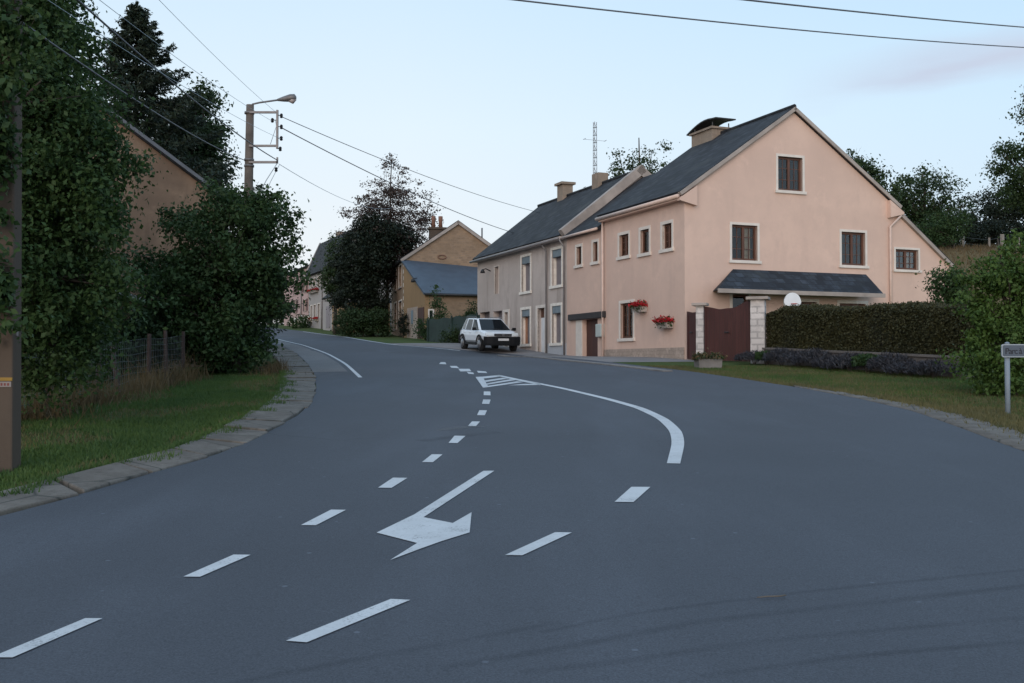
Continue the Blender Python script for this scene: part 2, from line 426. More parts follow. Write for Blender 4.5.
def cut(mb, cutters, name, mat, parent):
    """solid minus boxes, as one mesh"""
    a = bpy.data.objects.new('tmp_a', mb.mesh('tmp_a', mat)); COL.objects.link(a)
    if cutters.v:
        bq = bpy.data.objects.new('tmp_b', cutters.mesh('tmp_b', mat)); COL.objects.link(bq)
        md = a.modifiers.new('b', 'BOOLEAN'); md.operation = 'DIFFERENCE'; md.object = bq; md.solver = 'EXACT'
        dg = bpy.context.evaluated_depsgraph_get(); dg.update()
        me = bpy.data.meshes.new_from_object(a.evaluated_get(dg))
        bpy.data.objects.remove(bq)
    else: me = a.data
    bpy.data.objects.remove(a); me.name = name
    return link(name, me, parent)

# ------------------------------------------------------------------ camera
cam = bpy.data.cameras.new('camera'); cam.sensor_width = 36; cam.lens = F * 36 / 1024; cam.clip_end = 2000; cam.clip_start = .1
co = link('camera', cam); co.location = EYE; co.rotation_euler = (math.pi / 2 + PITCH, 0, 0); S.camera = co

# ------------------------------------------------------------------ light
SUN_EL, SUN_AZ = math.radians(14), math.atan2(-.22, -1)      # azimuth from +Y towards +X: low glow behind the camera, to the right
sd = bpy.data.lights.new('sun', 'SUN'); sd.energy = 1.8; sd.angle = math.radians(50); sd.color = (1.0, .84, .74)
so = link('sun', sd)
dirv = Vector((math.sin(SUN_AZ) * math.cos(SUN_EL), math.cos(SUN_AZ) * math.cos(SUN_EL), math.sin(SUN_EL)))
so.rotation_euler = dirv.to_track_quat('Z', 'Y').to_euler(); so.location = (20, -40, 30)
w = bpy.data.worlds.new('World'); S.world = w; w.use_nodes = True; nt = w.node_tree; nt.nodes.clear()
out = nt.nodes.new('ShaderNodeOutputWorld'); bg = nt.nodes.new('ShaderNodeBackground'); bg.inputs[1].default_value = .1
sky = nt.nodes.new('ShaderNodeTexSky'); sky.sky_type = 'NISHITA'; sky.sun_disc = False; sky.sun_elevation = SUN_EL; sky.sun_rotation = SUN_AZ
sky.air_density = 1.0; sky.dust_density = 1.0; sky.ozone_density = 1.5
tc = nt.nodes.new('ShaderNodeTexCoord'); sep = nt.nodes.new('ShaderNodeSeparateXYZ'); nt.links.new(tc.outputs['Generated'], sep.inputs[0])
cr = nt.nodes.new('ShaderNodeValToRGB'); nt.links.new(sep.outputs[2], cr.inputs[0])
e = cr.color_ramp.elements; e[0].position = 0.0; e[0].color = (.86, .86, .90, 1); e[1].position = 1.0; e[1].color = (.56, .78, 1.05, 1)
for p, cc in ((.10, (.90, .94, .98)), (.22, (.83, .955, 1.05)), (.36, (.68, .88, 1.05))):
    q = e.new(p); q.color = (*cc, 1)
# thin mauve cloud streaks low in the sky
mp = nt.nodes.new('ShaderNodeMapping'); mp.inputs['Scale'].default_value = (1.7, 1.7, 8.5); mp.inputs['Location'].default_value = (.62, .2, .4); nt.links.new(tc.outputs['Generated'], mp.inputs[0])
cn = noise(nt, mp.outputs[0], 1.6, 6, .55)
wv_ = nt.nodes.new('ShaderNodeMath'); wv_.operation = 'MULTIPLY_ADD'; nt.links.new(sep.outputs[0], wv_.inputs[0]); wv_.inputs[1].default_value = -.15; nt.links.new(sep.outputs[2], wv_.inputs[2])
wn = nt.nodes.new('ShaderNodeMath'); wn.operation = 'MULTIPLY_ADD'; nt.links.new(cn, wn.inputs[0]); wn.inputs[1].default_value = .075; nt.links.new(wv_.outputs[0], wn.inputs[2])
def mul_(a_, b_):
    q_ = nt.nodes.new('ShaderNodeMath'); q_.operation = 'MULTIPLY'; nt.links.new(a_, q_.inputs[0]); nt.links.new(b_, q_.inputs[1]); return q_
band = mul_(mul_(ramp(nt, wn.outputs[0], .222, .240), ramp(nt, wn.outputs[0], .272, .243)).outputs[0], ramp(nt, sep.outputs[0], .24, .36))
cf = nt.nodes.new('ShaderNodeMath'); cf.operation = 'MULTIPLY'; nt.links.new(ramp(nt, cn, .25, .55), cf.inputs[0]); nt.links.new(band.outputs[0], cf.inputs[1])
cf2 = nt.nodes.new('ShaderNodeMath'); cf2.operation = 'MULTIPLY'; nt.links.new(cf.outputs[0], cf2.inputs[0]); cf2.inputs[1].default_value = 1.0
skyb = mixc(nt, ramp(nt, sep.outputs[0], -.1, .5), cr.outputs[0], (.80, .91, .995), 'MULTIPLY')
grad = mixc(nt, cf2.outputs[0], skyb, (.62, .69, .835))
sc = nt.nodes.new('ShaderNodeVectorMath'); sc.operation = 'SCALE'; nt.links.new(grad, sc.inputs[0]); sc.inputs['Scale'].default_value = 10.3
fin = mixc(nt, .88, sky.outputs[0], sc.outputs[0])
nt.links.new(fin, bg.inputs[0]); nt.links.new(bg.outputs[0], out.inputs[0])
S.view_settings.view_transform = 'Standard'; S.view_settings.look = 'None'; S.view_settings.exposure = 0; S.view_settings.gamma = 1
S.render.engine = 'CYCLES'; S.cycles.max_bounces = 5; S.cycles.transparent_max_bounces = 12; S.cycles.use_denoising = True
S.cycles.caustics_reflective = False; S.cycles.caustics_refractive = False
S.render.filter_size = 1.9

# ------------------------------------------------------------------ ground
def grid(xs, ys, dz=0.0, keep=None):
    mb = MB(); nx = len(xs)
    for y in ys:
        for x in xs: mb.v.append((x, y, H(x, y) + dz))
    for j in range(len(ys) - 1):
        for i in range(nx - 1):
            if keep is None or keep((xs[i] + xs[i + 1]) / 2, (ys[j] + ys[j + 1]) / 2):
                mb.f.append((j * nx + i, j * nx + i + 1, (j + 1) * nx + i + 1, (j + 1) * nx + i))
    return mb
xs = sorted(set([-400, -250, -150, -100] + [-80 + 2 * i for i in range(81)] + [100, 150, 250, 400]))
ys = sorted(set([-60, -40, -20] + [2 * i for i in range(-5, 75)] + [170, 200, 250, 320, 450]))
tag(grid(xs, ys).build('ground', M['ground'], None, True), 'grassy village ground rising away from the viewer', None, None, 'structure')
hx = [15 + 1.0 * i for i in range(70)]; hy = [50 + 1.5 * i for i in range(50)]
tag(grid(hx, hy, .05, lambda x, y: H(x, y) - .047 * min(y, 135) > 1.6 + .5 * math.sin(x * .9) + .4 * math.sin(y * .7)).build('hill', M['hill'], None, True), 'dry grassy hillside behind the pink house', None, None, 'structure')

# road edges as X over Y
LPX = [(0, 515.6), (42, 506), (122.5, 480), (180.5, 465), (225.6, 451), (258, 436.7), (299.7, 414), (313, 399), (316.5, 388), (313.5, 371), (305, 361), (294, 352)]
Lp = [G(*q) for q in LPX]
L_tab = [(-30, -16), (-8, -9), (0, -6.2), (4, -5.0), (6.5, -4.4)] + [(p.y, p.x) for p in Lp]
last = L_tab[-1]
L_tab += [(65, last[1] - .36 * (65 - last[0])), (85, -24.5), (110, -34), (140, -47)]
RPX = [(690, 371), (575, 358.5), (520, 354.5), (460, 349.5), (397, 344.7), (346, 336.6), (303, 331)]
Rp = [G(*q) for q in RPX]
VR = [G(735, 377.5), G(807, 388.5), G(885, 403), G(920, 413), G(970, 431), G(1008, 445.5)]
R_tab = [(-30, 80), (4.5, 80), (6.2, 24), (8.2, 13.0), (10, 9.6), (11.5, 7.9)] + sorted([(p.y, p.x) for p in VR]) + [(p.y, p.x) for p in Rp]
R_tab = sorted(R_tab); R_tab.append((140, R_tab[-1][1] - .48 * (140 - R_tab[-1][0])))
def interp(tab, y):
    return float(np.interp(y, [t[0] for t in tab], [t[1] for t in tab]))
rows = sorted(set([-30, -20, -10, -5] + [round(.75 * i, 3) for i in range(-4, 80)] + [60 + 2 * i for i in range(41)]))
mb = MB(); K = 8
for y in rows:
    a, bq = interp(L_tab, y), interp(R_tab, y)
    for k in range(K + 1):
        x = a + (bq - a) * k / K; mb.v.append((x, y, H(x, y) + .03))
for j in range(len(rows) - 1):
    for k in range(K): mb.f.append((j * (K + 1) + k, j * (K + 1) + k + 1, (j + 1) * (K + 1) + k + 1, (j + 1) * (K + 1) + k))
road = tag(mb.build('road', M['asphalt'], None, True), 'dark grey asphalt village road curving uphill to the left', None, None, 'structure')

def sheet(pix, name, mat, dz, sub=False):
    mb = MB(); pts = [G(*q) for q in pix]
    mb.add([(p.x, p.y, p.z + dz) for p in pts], [tuple(range(len(pts)))])
    return mb.build(name, mat, road)
DASH = [
    [(85.4, 618.4), (102.4, 618.6), (12.6, 657.7), (-9, 657.6)],
    [(233.6, 554.8), (250.7, 555), (200, 577), (183.3, 576.8)],
    [(331, 509.8), (346, 510), (316, 525.4), (301, 525.2)],
    [(393, 477.8), (407.5, 478), (391.5, 488), (378, 487.8)],
    [(431.8, 454.4), (442.6, 454.5), (432.8, 462.4), (422, 462.2)],
    [(454.5, 435.8), (465.5, 436), (457.5, 443.2), (448.5, 443)],
    [(472, 421.5), (480, 421.6), (476, 426.2), (468, 426)],
    [(479.4, 410.3), (487, 410.4), (484.8, 415.4), (477, 415.2)],
    [(483.2, 399.6), (490.6, 399.7), (489.2, 404), (482.0, 403.8)],
    [(483.8, 391.5), (490.3, 391.6), (490.6, 395.4), (483.7, 395.2)],
    [(390.8, 599.2), (410.4, 600.1), (306.8, 642.6), (286, 641)],
    [(555.2, 532.4), (571.8, 532.7), (522.3, 555.5), (505, 555.2)],
    [(631.4, 487), (650.4, 487.1), (633.5, 502.2), (614.5, 502)],
    [(476.8, 370.8), (485.8, 371.5), (487.4, 373.1), (478.2, 372.8)],
    [(466.8, 371.9), (473.2, 372.6), (474.2, 374.2), (468.5, 373.8)],
    [(458.4, 368.8), (469.4, 368.9), (471.4, 371.3), (460.4, 371.5)],
    [(449.8, 366.0), (456.6, 366.0), (459.2, 368.3), (451.3, 367.8)],
    [(440.8, 362.2), (445.2, 362.2), (446.5, 364.3), (439, 364.0)],
]
for q in DASH: sheet(q, 'lane_dash', M['paint'], .036)
sheet([(483.4, 471), (494.4, 470.9), (423.4, 517.4), (452.8, 523.2), (471.6, 512.4), (469.6, 532.6), (441, 541.5), (420, 549), (390.2, 560.2), (417.2, 543.2), (376.6, 532.8), (414, 514.7)], 'turn_arrow', M['paint'], .036)

def ribbon(mid, widths, name, mat, dz, parent=road, n=40, tilt=None):
    """mid: pixel centre line on the ground, widths in metres"""
    pts = [G(*q) for q in mid]; acc = [0]
    for i in range(1, len(pts)): acc.append(acc[-1] + (pts[i] - pts[i - 1]).length)
    t = np.linspace(0, acc[-1], n)
    # smooth (Catmull-like) by oversampling and box filtering
    X = np.interp(t, acc, [p.x for p in pts]); Y = np.interp(t, acc, [p.y for p in pts]); W = np.interp(t, acc, np.interp(np.linspace(0, 1, len(pts)), np.linspace(0, 1, len(widths)), widths))
    for _ in range(3):
        X[1:-1] = (X[:-2] + 2 * X[1:-1] + X[2:]) / 4; Y[1:-1] = (Y[:-2] + 2 * Y[1:-1] + Y[2:]) / 4
    mb = MB(); uv = []
    for i in range(n):
        a, c = max(i - 1, 0), min(i + 1, n - 1)
        d = Vector((X[c] - X[a], Y[c] - Y[a], 0)).normalized(); nn = Vector((-d.y, d.x, 0)) * W[i] / 2
        for sgn in (-1, 1):
            x, y = X[i] + nn.x * sgn, Y[i] + nn.y * sgn; mb.v.append((x, y, H(x, y) + dz))
    for i in range(n - 1): mb.f.append((2 * i, 2 * i + 1, 2 * i + 3, 2 * i + 2))
    me = bpy.data.meshes.new(name); me.from_pydata(mb.v, [], mb.f); me.materials.append(mat)
    u = me.uv_layers.new(name='UVMap')
    for p in me.polygons:
        for li in p.loop_indices:
            vi = me.loops[li].vertex_index; u.data[li].uv = (t[vi // 2], vi % 2)
    bm = bmesh.new(); bm.from_mesh(me); bmesh.ops.recalc_face_normals(bm, faces=bm.faces)
    if bm.faces[0].normal.z < 0: bmesh.ops.reverse_faces(bm, faces=bm.faces)
    bm.to_mesh(me); bm.free()
    return link(name, me, parent)
ribbon([(497, 375.6), (515, 379), (534, 382.6), (564, 388.6), (607, 398.8), (640, 408), (663, 418.8), (676, 431), (678.5, 443), (673.5, 463.5)], [.15, .15, .15, .16, .165, .14], 'edge_line', M['paint'], .036, n=60)
ribbon([(278, 339.2), (303, 345), (328.4, 354), (346, 364), (360.5, 377.5)], [.10, .10], 'edge_line', M['paint'], .036)
ribbon([(303, 331.6), (346, 337), (397, 345.3), (460, 350.6)], [.14, .14], 'edge_line', M['paint'], .036)
# hatched island: outline and stripes
def zz(x, y): return (470 + x / 14.63, 360 + y / 14.63)
for poly in ([(80, 250), (185, 245), (262, 385), (190, 408)], [(140, 248), (430, 220), (455, 242), (192, 272)],
             [(430, 220), (1030, 345), (1030, 372), (420, 240)],
             [(215, 300), (475, 262), (560, 272), (232, 322)], [(235, 345), (590, 282), (680, 292), (250, 362)], [(255, 380), (690, 312), (790, 322), (190, 408)],
             [(560, 372), (800, 350), (1030, 352), (1030, 366)]):
    sheet([zz(*q) for q in poly], 'hatched_marking', M['paint'], .036 if poly[0][0] != 80 else .039)
for q, ww in (([(440, 668), (560, 648), (700, 621), (850, 605), (1040, 584)], .16), ([(520, 672), (620, 661), (760, 641), (900, 628), (1040, 616)], .14),
              ([(230, 684), (330, 664), (420, 648), (560, 622)], .13), ([(700, 676), (860, 655), (1040, 640)], .12), ([(540, 632), (640, 612), (800, 592), (1040, 568)], .1),
              ([(420, 441), (450, 437), (500, 432)], .5)):
    ribbon(q, [ww * .75, ww * .75], 'tyre_mark', M['rubber'], .033)
rc = random.Random(21)
for q in ([(610, 394), (560, 400), (470, 392), (400, 384), (330, 381)], [(250, 432), (330, 440), (400, 436)]):
    qq = []
    for i in range(len(q) - 1):
        for k in range(6):
            t_ = k / 6; qq.append((q[i][0] + (q[i + 1][0] - q[i][0]) * t_ + rc.uniform(-5, 5), q[i][1] + (q[i + 1][1] - q[i][1]) * t_ + rc.uniform(-1.2, 1.2)))
    ribbon(qq, [.02, .03, .018], 'crack', M['crack'], .0332, n=120)
ribbon([(437, 430.6), (452, 428), (470, 426.6), (487, 426.4)], [.15, .5, .3, .1], 'road_patch', M['patch'], .0335)

# pale lay-by between the left white line and the gutter slabs
mb = MB()
A = [G(*q) for q in [(313, 372), (308, 364), (298, 354), (286, 347.5), (275, 342.5)]]; Bq = [G(*q) for q in [(352, 371.5), (342, 363), (326, 354), (302, 345.6), (279, 340)]]
for a, bq in zip(A, Bq):
    mb.v += [(a.x, a.y, H(a.x, a.y) + .034), (bq.x - .12, bq.y, H(bq.x, bq.y) + .034)]
for i in range(4): mb.f.append((2 * i, 2 * i + 1, 2 * i + 3, 2 * i + 2))
tag(mb.build('parking_strip', M['old_asphalt'], road))

# left gutter of uneven concrete slabs
INN = [G(*q) for q in [(-30, 503), (19, 497.5), (74, 475), (138.6, 462.5), (168, 453), (213, 433.5), (254.6, 414), (276, 398), (282.6, 385), (283, 375), (279, 363), (272, 354), (262, 347)]]
OUT = [G(*q) for q in [(-30, 520), (42, 506), (108, 484.5), (160, 470.5), (195, 461), (240, 444.5), (281, 424.5), (307, 407), (316, 392), (315, 377), (309, 365), (295, 352.5), (280, 345.5)]]
def resample(pts, n):
    acc = [0]
    for i in range(1, len(pts)): acc.append(acc[-1] + (pts[i] - pts[i - 1]).length)
    t = np.linspace(0, acc[-1], n)
    return [Vector((np.interp(q, acc, [p.x for p in pts]), np.interp(q, acc, [p.y for p in pts]), 0)) for q in t]
NS = 40; I_, O_ = resample(INN, NS), resample(OUT, NS)
mb = MB(); rr = random.Random(3)
for i in range(NS - 1):
    g = .018 + .03 * rr.random(); dz = .045 + rr.uniform(-.015, .022); tl = rr.uniform(-.012, .012)
    q = [I_[i].lerp(I_[i + 1], g), O_[i].lerp(O_[i + 1], g), O_[i].lerp(O_[i + 1], 1 - g), I_[i].lerp(I_[i + 1], 1 - g)]
    j = [Vector((rr.uniform(-.05, .05), rr.uniform(-.04, .04), 0)) for _ in q]
    top = [Vector((a.x + k.x, a.y + k.y, H(a.x, a.y) + dz + (.03 if ii in (0, 3) else 0) + (tl if ii < 2 else -tl))) for ii, (a, k) in enumerate(zip(q, j))]
    mb.prism(top, (0, 0, -.15))
tag(mb.build('kerb', M['kerb'], None, bevel=.015), 'uneven grey concrete gutter slabs along the left verge', None, None, 'structure')

# right: pavement in front of the houses and broken edge strip along the verge
FA = Frame(XY(685, 38), 38, 21.8)          # pink house frame: corner at px 685
def wall_pt(yl, off): return FA.loc + Matrix.Rotation(FA.a, 3, 'Z') @ Vector((-off, yl, 0))
mb = MB(); nn = 24
for k in range(nn):
    yl = -1.5 + 25 * k / (nn - 1); a = wall_pt(yl, -.05); bx = interp(R_tab, a.y - .6)
    bp = Vector((bx, a.y - .6, 0)); cc = wall_pt(yl, 0)
    tp_ = min(1, k / 3)
    mb.v += [(a.x, a.y, H(a.x, a.y) + .005 + .045 * tp_), (bp.x, bp.y, H(bp.x, bp.y) + .005 + .035 * tp_), (bp.x - .03, bp.y, H(bp.x, bp.y) - .05)]
for k in range(nn - 1):
    for i in range(2): mb.f.append((3 * k + i, 3 * k + i + 1, 3 * k + i + 4, 3 * k + i + 3))
tag(mb.build('pavement', M['pave'], None, True), 'grey concrete pavement in front of the grey and pink houses', None, None, 'structure')
q1 = resample([G(*q) for q in [(500, 355.5), (560, 360), (620, 366), (668, 371.5)]], 14)
mb = MB()
for i in range(13):
    a, bq = q1[i].lerp(q1[i + 1], .02), q1[i].lerp(q1[i + 1], .98); d = (bq - a).normalized(); nv = Vector((-d.y, d.x, 0)) * .16
    mb.prism([(p.x, p.y, H(p.x, p.y) + .065) for p in (a - nv, bq - nv, bq + nv, a + nv)], (0, 0, -.2))
tag(mb.build('kerb', M['concrete'], None, bevel=.01), 'pale kerb stones edging the pavement by the pink house', None, None, 'structure')
up = resample([G(*q) for q in [(790, 384), (850, 392.5), (905, 402), (950, 410.5), (985, 419.5), (1030, 432)]], 30)
lo = resample([G(*q) for q in [(795, 386.5), (860, 398.5), (912, 410.5), (955, 425), (990, 438.5), (1030, 453)]], 30)
mb = MB()
up = resample(up, 90); lo = resample(lo, 90)
for i in range(90):
    a, c = up[i], lo[i]; wv = .05 + .28 * (mnoise.noise(Vector((i * .21, 0, 3))) + .2)
    a2 = a.lerp(c, max(0, min(.75, wv))); c2 = c + (c - a).normalized() * .07 * mnoise.noise(Vector((i * .5, 5, 1)))
    hz_ = .040 + .012 * mnoise.noise(Vector((i * .6, 2, 2)))
    for p, dz in ((a2, hz_ - .01), (a2.lerp(c2, .5), hz_ + .008 * mnoise.noise(Vector((i * .9, 7, 2)))), (c2, hz_), (c2 + (c2 - a2).normalized() * .02, .0)): mb.v.append((p.x, p.y, H(p.x, p.y) + dz))
for i in range(89):
    for k in range(3): mb.f.append((4 * i + k, 4 * i + k + 1, 4 * i + k + 5, 4 * i + k + 4))
tag(mb.build('kerb', M['kerb'], None, True), 'broken concrete edge strip along the right grass verge', None, None, 'structure')

# ------------------------------------------------------------------ buildings: windows
def put(pl, u0, u1, d0, d1, z0, z1, mb):
    """box in wall coordinates: pl 'g' = gable wall (y=const), 's' = street wall (x=const); d inward"""
    if pl[0] == 'g': mb.box(u0, u1, pl[1] + d0, pl[1] + d1, z0, z1)
    else: mb.box(pl[1] + d0, pl[1] + d1, u0, u1, z0, z1)

def rect(fr, pl, x0, y0, x1, y1):
    ax = 'y' if pl[0] == 'g' else 'x'; hs = [fr.hit(ax, pl[1], *q) for q in ((x0, (y0 + y1) / 2), (x1, (y0 + y1) / 2), ((x0 + x1) / 2, y0), ((x0 + x1) / 2, y1))]
    i = 0 if pl[0] == 'g' else 1
    us = sorted((hs[0][i], hs[1][i])); zs = sorted((hs[2].z, hs[3].z)); return us[0], us[1], zs[0], zs[1]

def window(root, cutters, pl, r, style='wood', label=None, sw=.11, sill=True, curtain=0, depth=.36):
    u0, u1, z0, z1 = r
    a0, a1, b0, b1 = u0 + sw, u1 - sw, z0 + sw * .6, z1 - sw
    put(pl, a0, a1, -.2, depth, b0, b1, cutters)
    fw = .085 if style == 'wood' else .05; fm = M['brown_wood'] if style == 'wood' else M['cream']
    f = MB(); d0, d1 = (.10, .16) if style == 'wood' else (.24, .29)
    e = .002
    put(pl, a0 + e, a0 + fw, d0, d1, b0 + e, b1 - e, f); put(pl, a1 - fw, a1 - e, d0, d1, b0 + e, b1 - e, f)
    put(pl, a0 + fw, a1 - fw, d0, d1, b1 - fw, b1 - e, f); put(pl, a0 + fw, a1 - fw, d0, d1, b0 + e, b0 + fw, f)
    mid = (a0 + a1) / 2
    if style == 'wood' and a1 - a0 > .7:
        put(pl, mid - .05, mid + .05, d0 - .01, d1, b0 + fw, b1 - fw, f)
        hh = b1 - b0
        for s0, s1 in ((a0 + fw, mid - .05), (mid + .05, a1 - fw)):
            for k in (1, 2): put(pl, s0, s1, d0 + .015, d1 - .015, b0 + hh * k / 3 - .012, b0 + hh * k / 3 + .012, f)
            put(pl, (s0 + s1) / 2 - .012, (s0 + s1) / 2 + .012, d0 + .017, d1 - .017, b0 + fw, b1 - fw, f)
    wo = f.build('window', fm, root)
    if label: wo['label'] = label
    p = MB(); put(pl, a0 + fw - .01, a1 - fw + .01, d0 + .03, d0 + .034, b0 + fw - .01, b1 - fw + .01, p); p.build('pane', M['glass'], wo)
    p = MB(); put(pl, a0 + e, a1 - e, depth - .03, depth - .004, b0 + e, b1 - e, p); p.build('dark_backing', M['room'], wo)  # thin near-black sheet that paints in the dark room behind the pane
    if curtain:
        p = MB(); wdt = (a1 - a0)
        if curtain == 1: put(pl, a0 + wdt * .60, a0 + wdt * .84, d1 + .04, d1 + .05, b0 + .05, b1 - .05, p)
        if curtain == 2:
            put(pl, a0 + wdt * .54, a0 + wdt * .72, d1 + .04, d1 + .05, b0 + .05, b1 - .05, p); put(pl, a0 + wdt * .78, a0 + wdt * .86, d1 + .04, d1 + .05, b0 + .05, b1 - .05, p)
        if curtain == 3: put(pl, a0 + .01, a1 - .01, d0 - .02, d0 - .005, b0 + .02, b1 - .02, p)  # even mauve panel across the opening, just in front of the pane
        p.build('curtain' if curtain < 3 else 'mauve_panel', M['curtain'] if curtain < 3 else M['panel_grey'], wo)
    if sw > .03:
        s = MB(); t = .022
        put(pl, u0, a0, -t, .09, b0 - sw * .6, z1, s); put(pl, a1, u1, -t, .09, b0 - sw * .6, z1, s); put(pl, a0, a1, -t, .09, b1, z1, s)
        s.build('surround', M['cream'], wo)
    if sill:
        s = MB(); put(pl, u0 - .05, u1 + .05, -.075, .12, z0 - .05, b0, s); s.build('sill', M['cream'] if style != 'plain' else M['verge'], wo)
    return wo

def gutter(mb, p0, p1, r=.065):
    mb.tube([p0, p1], r, 8)

# ------------------------------------------------------------------ pink house
pink = thing('pink_house', 'large salmon pink house with slate roof, gable and brown windows', 'house', FA.loc, FA.a)
hitA = FA.hit
Wd = 9.67
eave = hitA('x', 0, 685, 192).z; apex = hitA('y', 0, 793, 112).z
LA = hitA('x', 0, 604.5, 300).y
LB = hitA('x', 0, 566.8, 300).y
ridx = hitA('y', 0, 793, 107).x
reave = eave
zb = -1.6
cut_main, cut_ext, cut_ann = MB(), MB(), MB()
GA, ST = ('g', 0.0), ('s', 0.0)
for r, cu, lab in (((775.8, 154.6, 804.4, 192.4), 0, 'attic window'), ((729.6, 222.6, 759.4, 262), 1, 'wide window with a pale curtain'), ((839.4, 229.8, 867, 266.9), 0, None)):
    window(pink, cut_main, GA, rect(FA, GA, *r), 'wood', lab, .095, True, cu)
for r in ((729.6, 291, 751, 330), (783, 298.6, 819, 318), (837, 300.5, 868, 330)):
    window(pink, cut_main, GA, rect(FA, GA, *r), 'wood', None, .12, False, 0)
for r in ((618, 231.6, 630.2, 258), (639, 226.4, 650.8, 255), (660.8, 220.6, 673.6, 250.8), (619.2, 300, 634.6, 340)):
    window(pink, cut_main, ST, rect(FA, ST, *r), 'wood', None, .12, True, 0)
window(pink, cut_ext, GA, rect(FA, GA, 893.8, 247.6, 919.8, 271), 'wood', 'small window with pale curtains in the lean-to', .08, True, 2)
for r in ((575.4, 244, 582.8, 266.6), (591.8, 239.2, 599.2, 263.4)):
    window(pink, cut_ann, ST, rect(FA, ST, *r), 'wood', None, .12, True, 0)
mb = MB(); mb.prism([(0, 0, zb), (Wd, 0, zb), (Wd, 0, reave), (ridx, 0, apex), (0, 0, eave)], (0, LA, 0))
cut(mb, cut_main, 'wall', M['plaster'], pink)
# lean-to extension on the right
xe = hitA('y', 0, 951, 268).x; ze = hitA('y', 0, 951, 268).z; zt = hitA('y', 0, 896, 213).z
mb = MB(); mb.prism([(Wd + .002, .004, zb), (xe, .004, zb), (xe, .004, ze), (Wd + .002, .004, zt)], (0, LA - .5, 0))
cut(mb, cut_ext, 'wall', M['plaster'], pink)
# lower street wing
aeave = hitA('x', 0, 604, 226.5).z
door = rect(FA, ST, 582.4, 319, 597.6, 358)
put(ST, door[0], door[1], -.2, .3, -.3, door[3], cut_ann)
mb = MB(); mb.prism([(.004, LA + .002, zb), (7.6, LA + .002, zb), (7.6, LA + .002, aeave), (3.8, LA + .002, aeave + 2.75), (.004, LA + .002, aeave)], (0, LB - LA - .004, 0))
cut(mb, cut_ann, 'wall', M['plaster'], pink)
d = MB(); put(ST, door[0] + .003, door[1] - .003, .2, .26, -.3, door[3] - .003, d); dd = d.build('door', M['door_brown'], pink)
d = MB(); put(ST, door[0] + .12, door[0] + .18, .13, .197, .95, 1.1, d); d.build('handle', M['steel'], dd)
lr = rect(FA, ST, 570.4, 313.5, 606, 319.4)
d = MB(); put(ST, lr[0], lr[1], -.14, .1, door[3] + .003, door[3] + .27, d); d.build('lintel', M['lintel'], pink, bevel=.02)
d = MB(); put(ST, door[1] + .003, door[1] + .62, -.03, .05, -.4, door[3], d); d.build('pilaster', M['cream'], pink)
mr = rect(FA, ST, 599, 324, 604.6, 337)
d = MB(); put(ST, mr[0], mr[1], -.18, .02, mr[2], mr[3], d); d.build('meter_box', M['box_grey'], pink, bevel=.03)
d = MB(); put(ST, .02, LA, -.03, .02, zb, hitA('x', 0, 660, 348).z, d); d.build('plinth', M['plinth'], pink)
# roofs
sl = (apex - eave) / ridx; ov = .28
up_ = .06
def rz(x): return eave + sl * x if x <= ridx else apex - (apex - reave) / (Wd - ridx) * (x - ridx)
mb = MB()
mb.slab((-ov, -.12, rz(-ov) + .20), (ridx, -.12, apex + .20), (ridx, LA + .16, apex + .20), (-ov, LA + .16, rz(-ov) + .20), .16)
mb.slab((Wd + .2, -.12, rz(Wd + .2) + .20), (ridx, -.12, apex + .2), (ridx, LA + .16, apex + .2), (Wd + .2, LA + .16, rz(Wd + .2) + .2), .16)
roof = mb.build('roof', M['slate'], pink)
mb = MB(); mb.tube([(ridx, -.1, apex + .2), (ridx, LA + .15, apex + .2)], .09, 8); mb.build('ridge', M['slate_dark'], roof)
for x0, x1, lab in ((-ov, ridx, None), (Wd + .2, ridx, None)):
    mb = MB(); mb.slab((x0, -.17, rz(x0) + .17), (x1, -.17, rz(x1) + .17), (x1, -.005, rz(x1) + .17), (x0, -.005, rz(x0) + .17), .13); mb.build('verge_board', M['verge'], roof)
for x0, x1 in ((-ov - .02, .42), (Wd - .42, Wd + .26)):
    mb = MB(); zz0 = min(rz(x0), rz(x1)); zz1 = max(rz(x0), rz(x1))
    if x0 < 1: poly = [(x0, -.2, zz0 - .12), (x1, -.2, zz0 - .28), (x1, -.2, rz(x1) - .06), (x0, -.2, rz(x0) - .04)]
    else: poly = [(x0, -.2, zz0 - .28), (x1, -.2, zz0 - .12), (x1, -.2, rz(x1) - .04), (x0, -.2, rz(x0) - .06)]
    mb.prism(poly, (0, .198, 0)); mb.build('kneeler', M['plaster'], pink)
mb = MB(); gutter(mb, (-ov - .05, -.1, rz(-ov) + .03), (-ov - .05, LA + .1, rz(-ov) + .03), .075); mb.build('gutter', M['pink_gutter'], pink, True)
mb = MB(); mb.box(-ov, -.003, 0, LA, rz(-ov) - .1, rz(-ov) + .02); mb.build('soffit', M['plaster'], pink)
mb = MB(); mb.tube([(-.1, LA - .02, rz(0) - .15), (-.1, LA - .02, -.3)], .05, 8); mb.build('downpipe', M['pink_gutter'], pink, True)
xp = hitA('y', 0, 889, 250).x
mb = MB(); mb.tube([(Wd + .15, -.14, rz(Wd) - .35), (xp, -.09, rz(Wd) - .8), (xp, -.09, 0)], .05, 8); mb.build('downpipe', M['pink_gutter'], pink, True)
mb = MB(); mb.slab((Wd + .004, -.1, zt + .22), (xe + .1, -.1, ze + .14), (xe + .1, LA - .4, ze + .14), (Wd + .004, LA - .4, zt + .22), .16); mb.build('lean_to_roof', M['slate'], pink)
mb = MB(); mb.slab((Wd + .03, -.13, zt + .15), (xe + .1, -.13, ze + .07), (xe + .1, -.002, ze + .07), (Wd + .03, -.002, zt + .15), .13); mb.build('verge_board', M['verge'], pink)
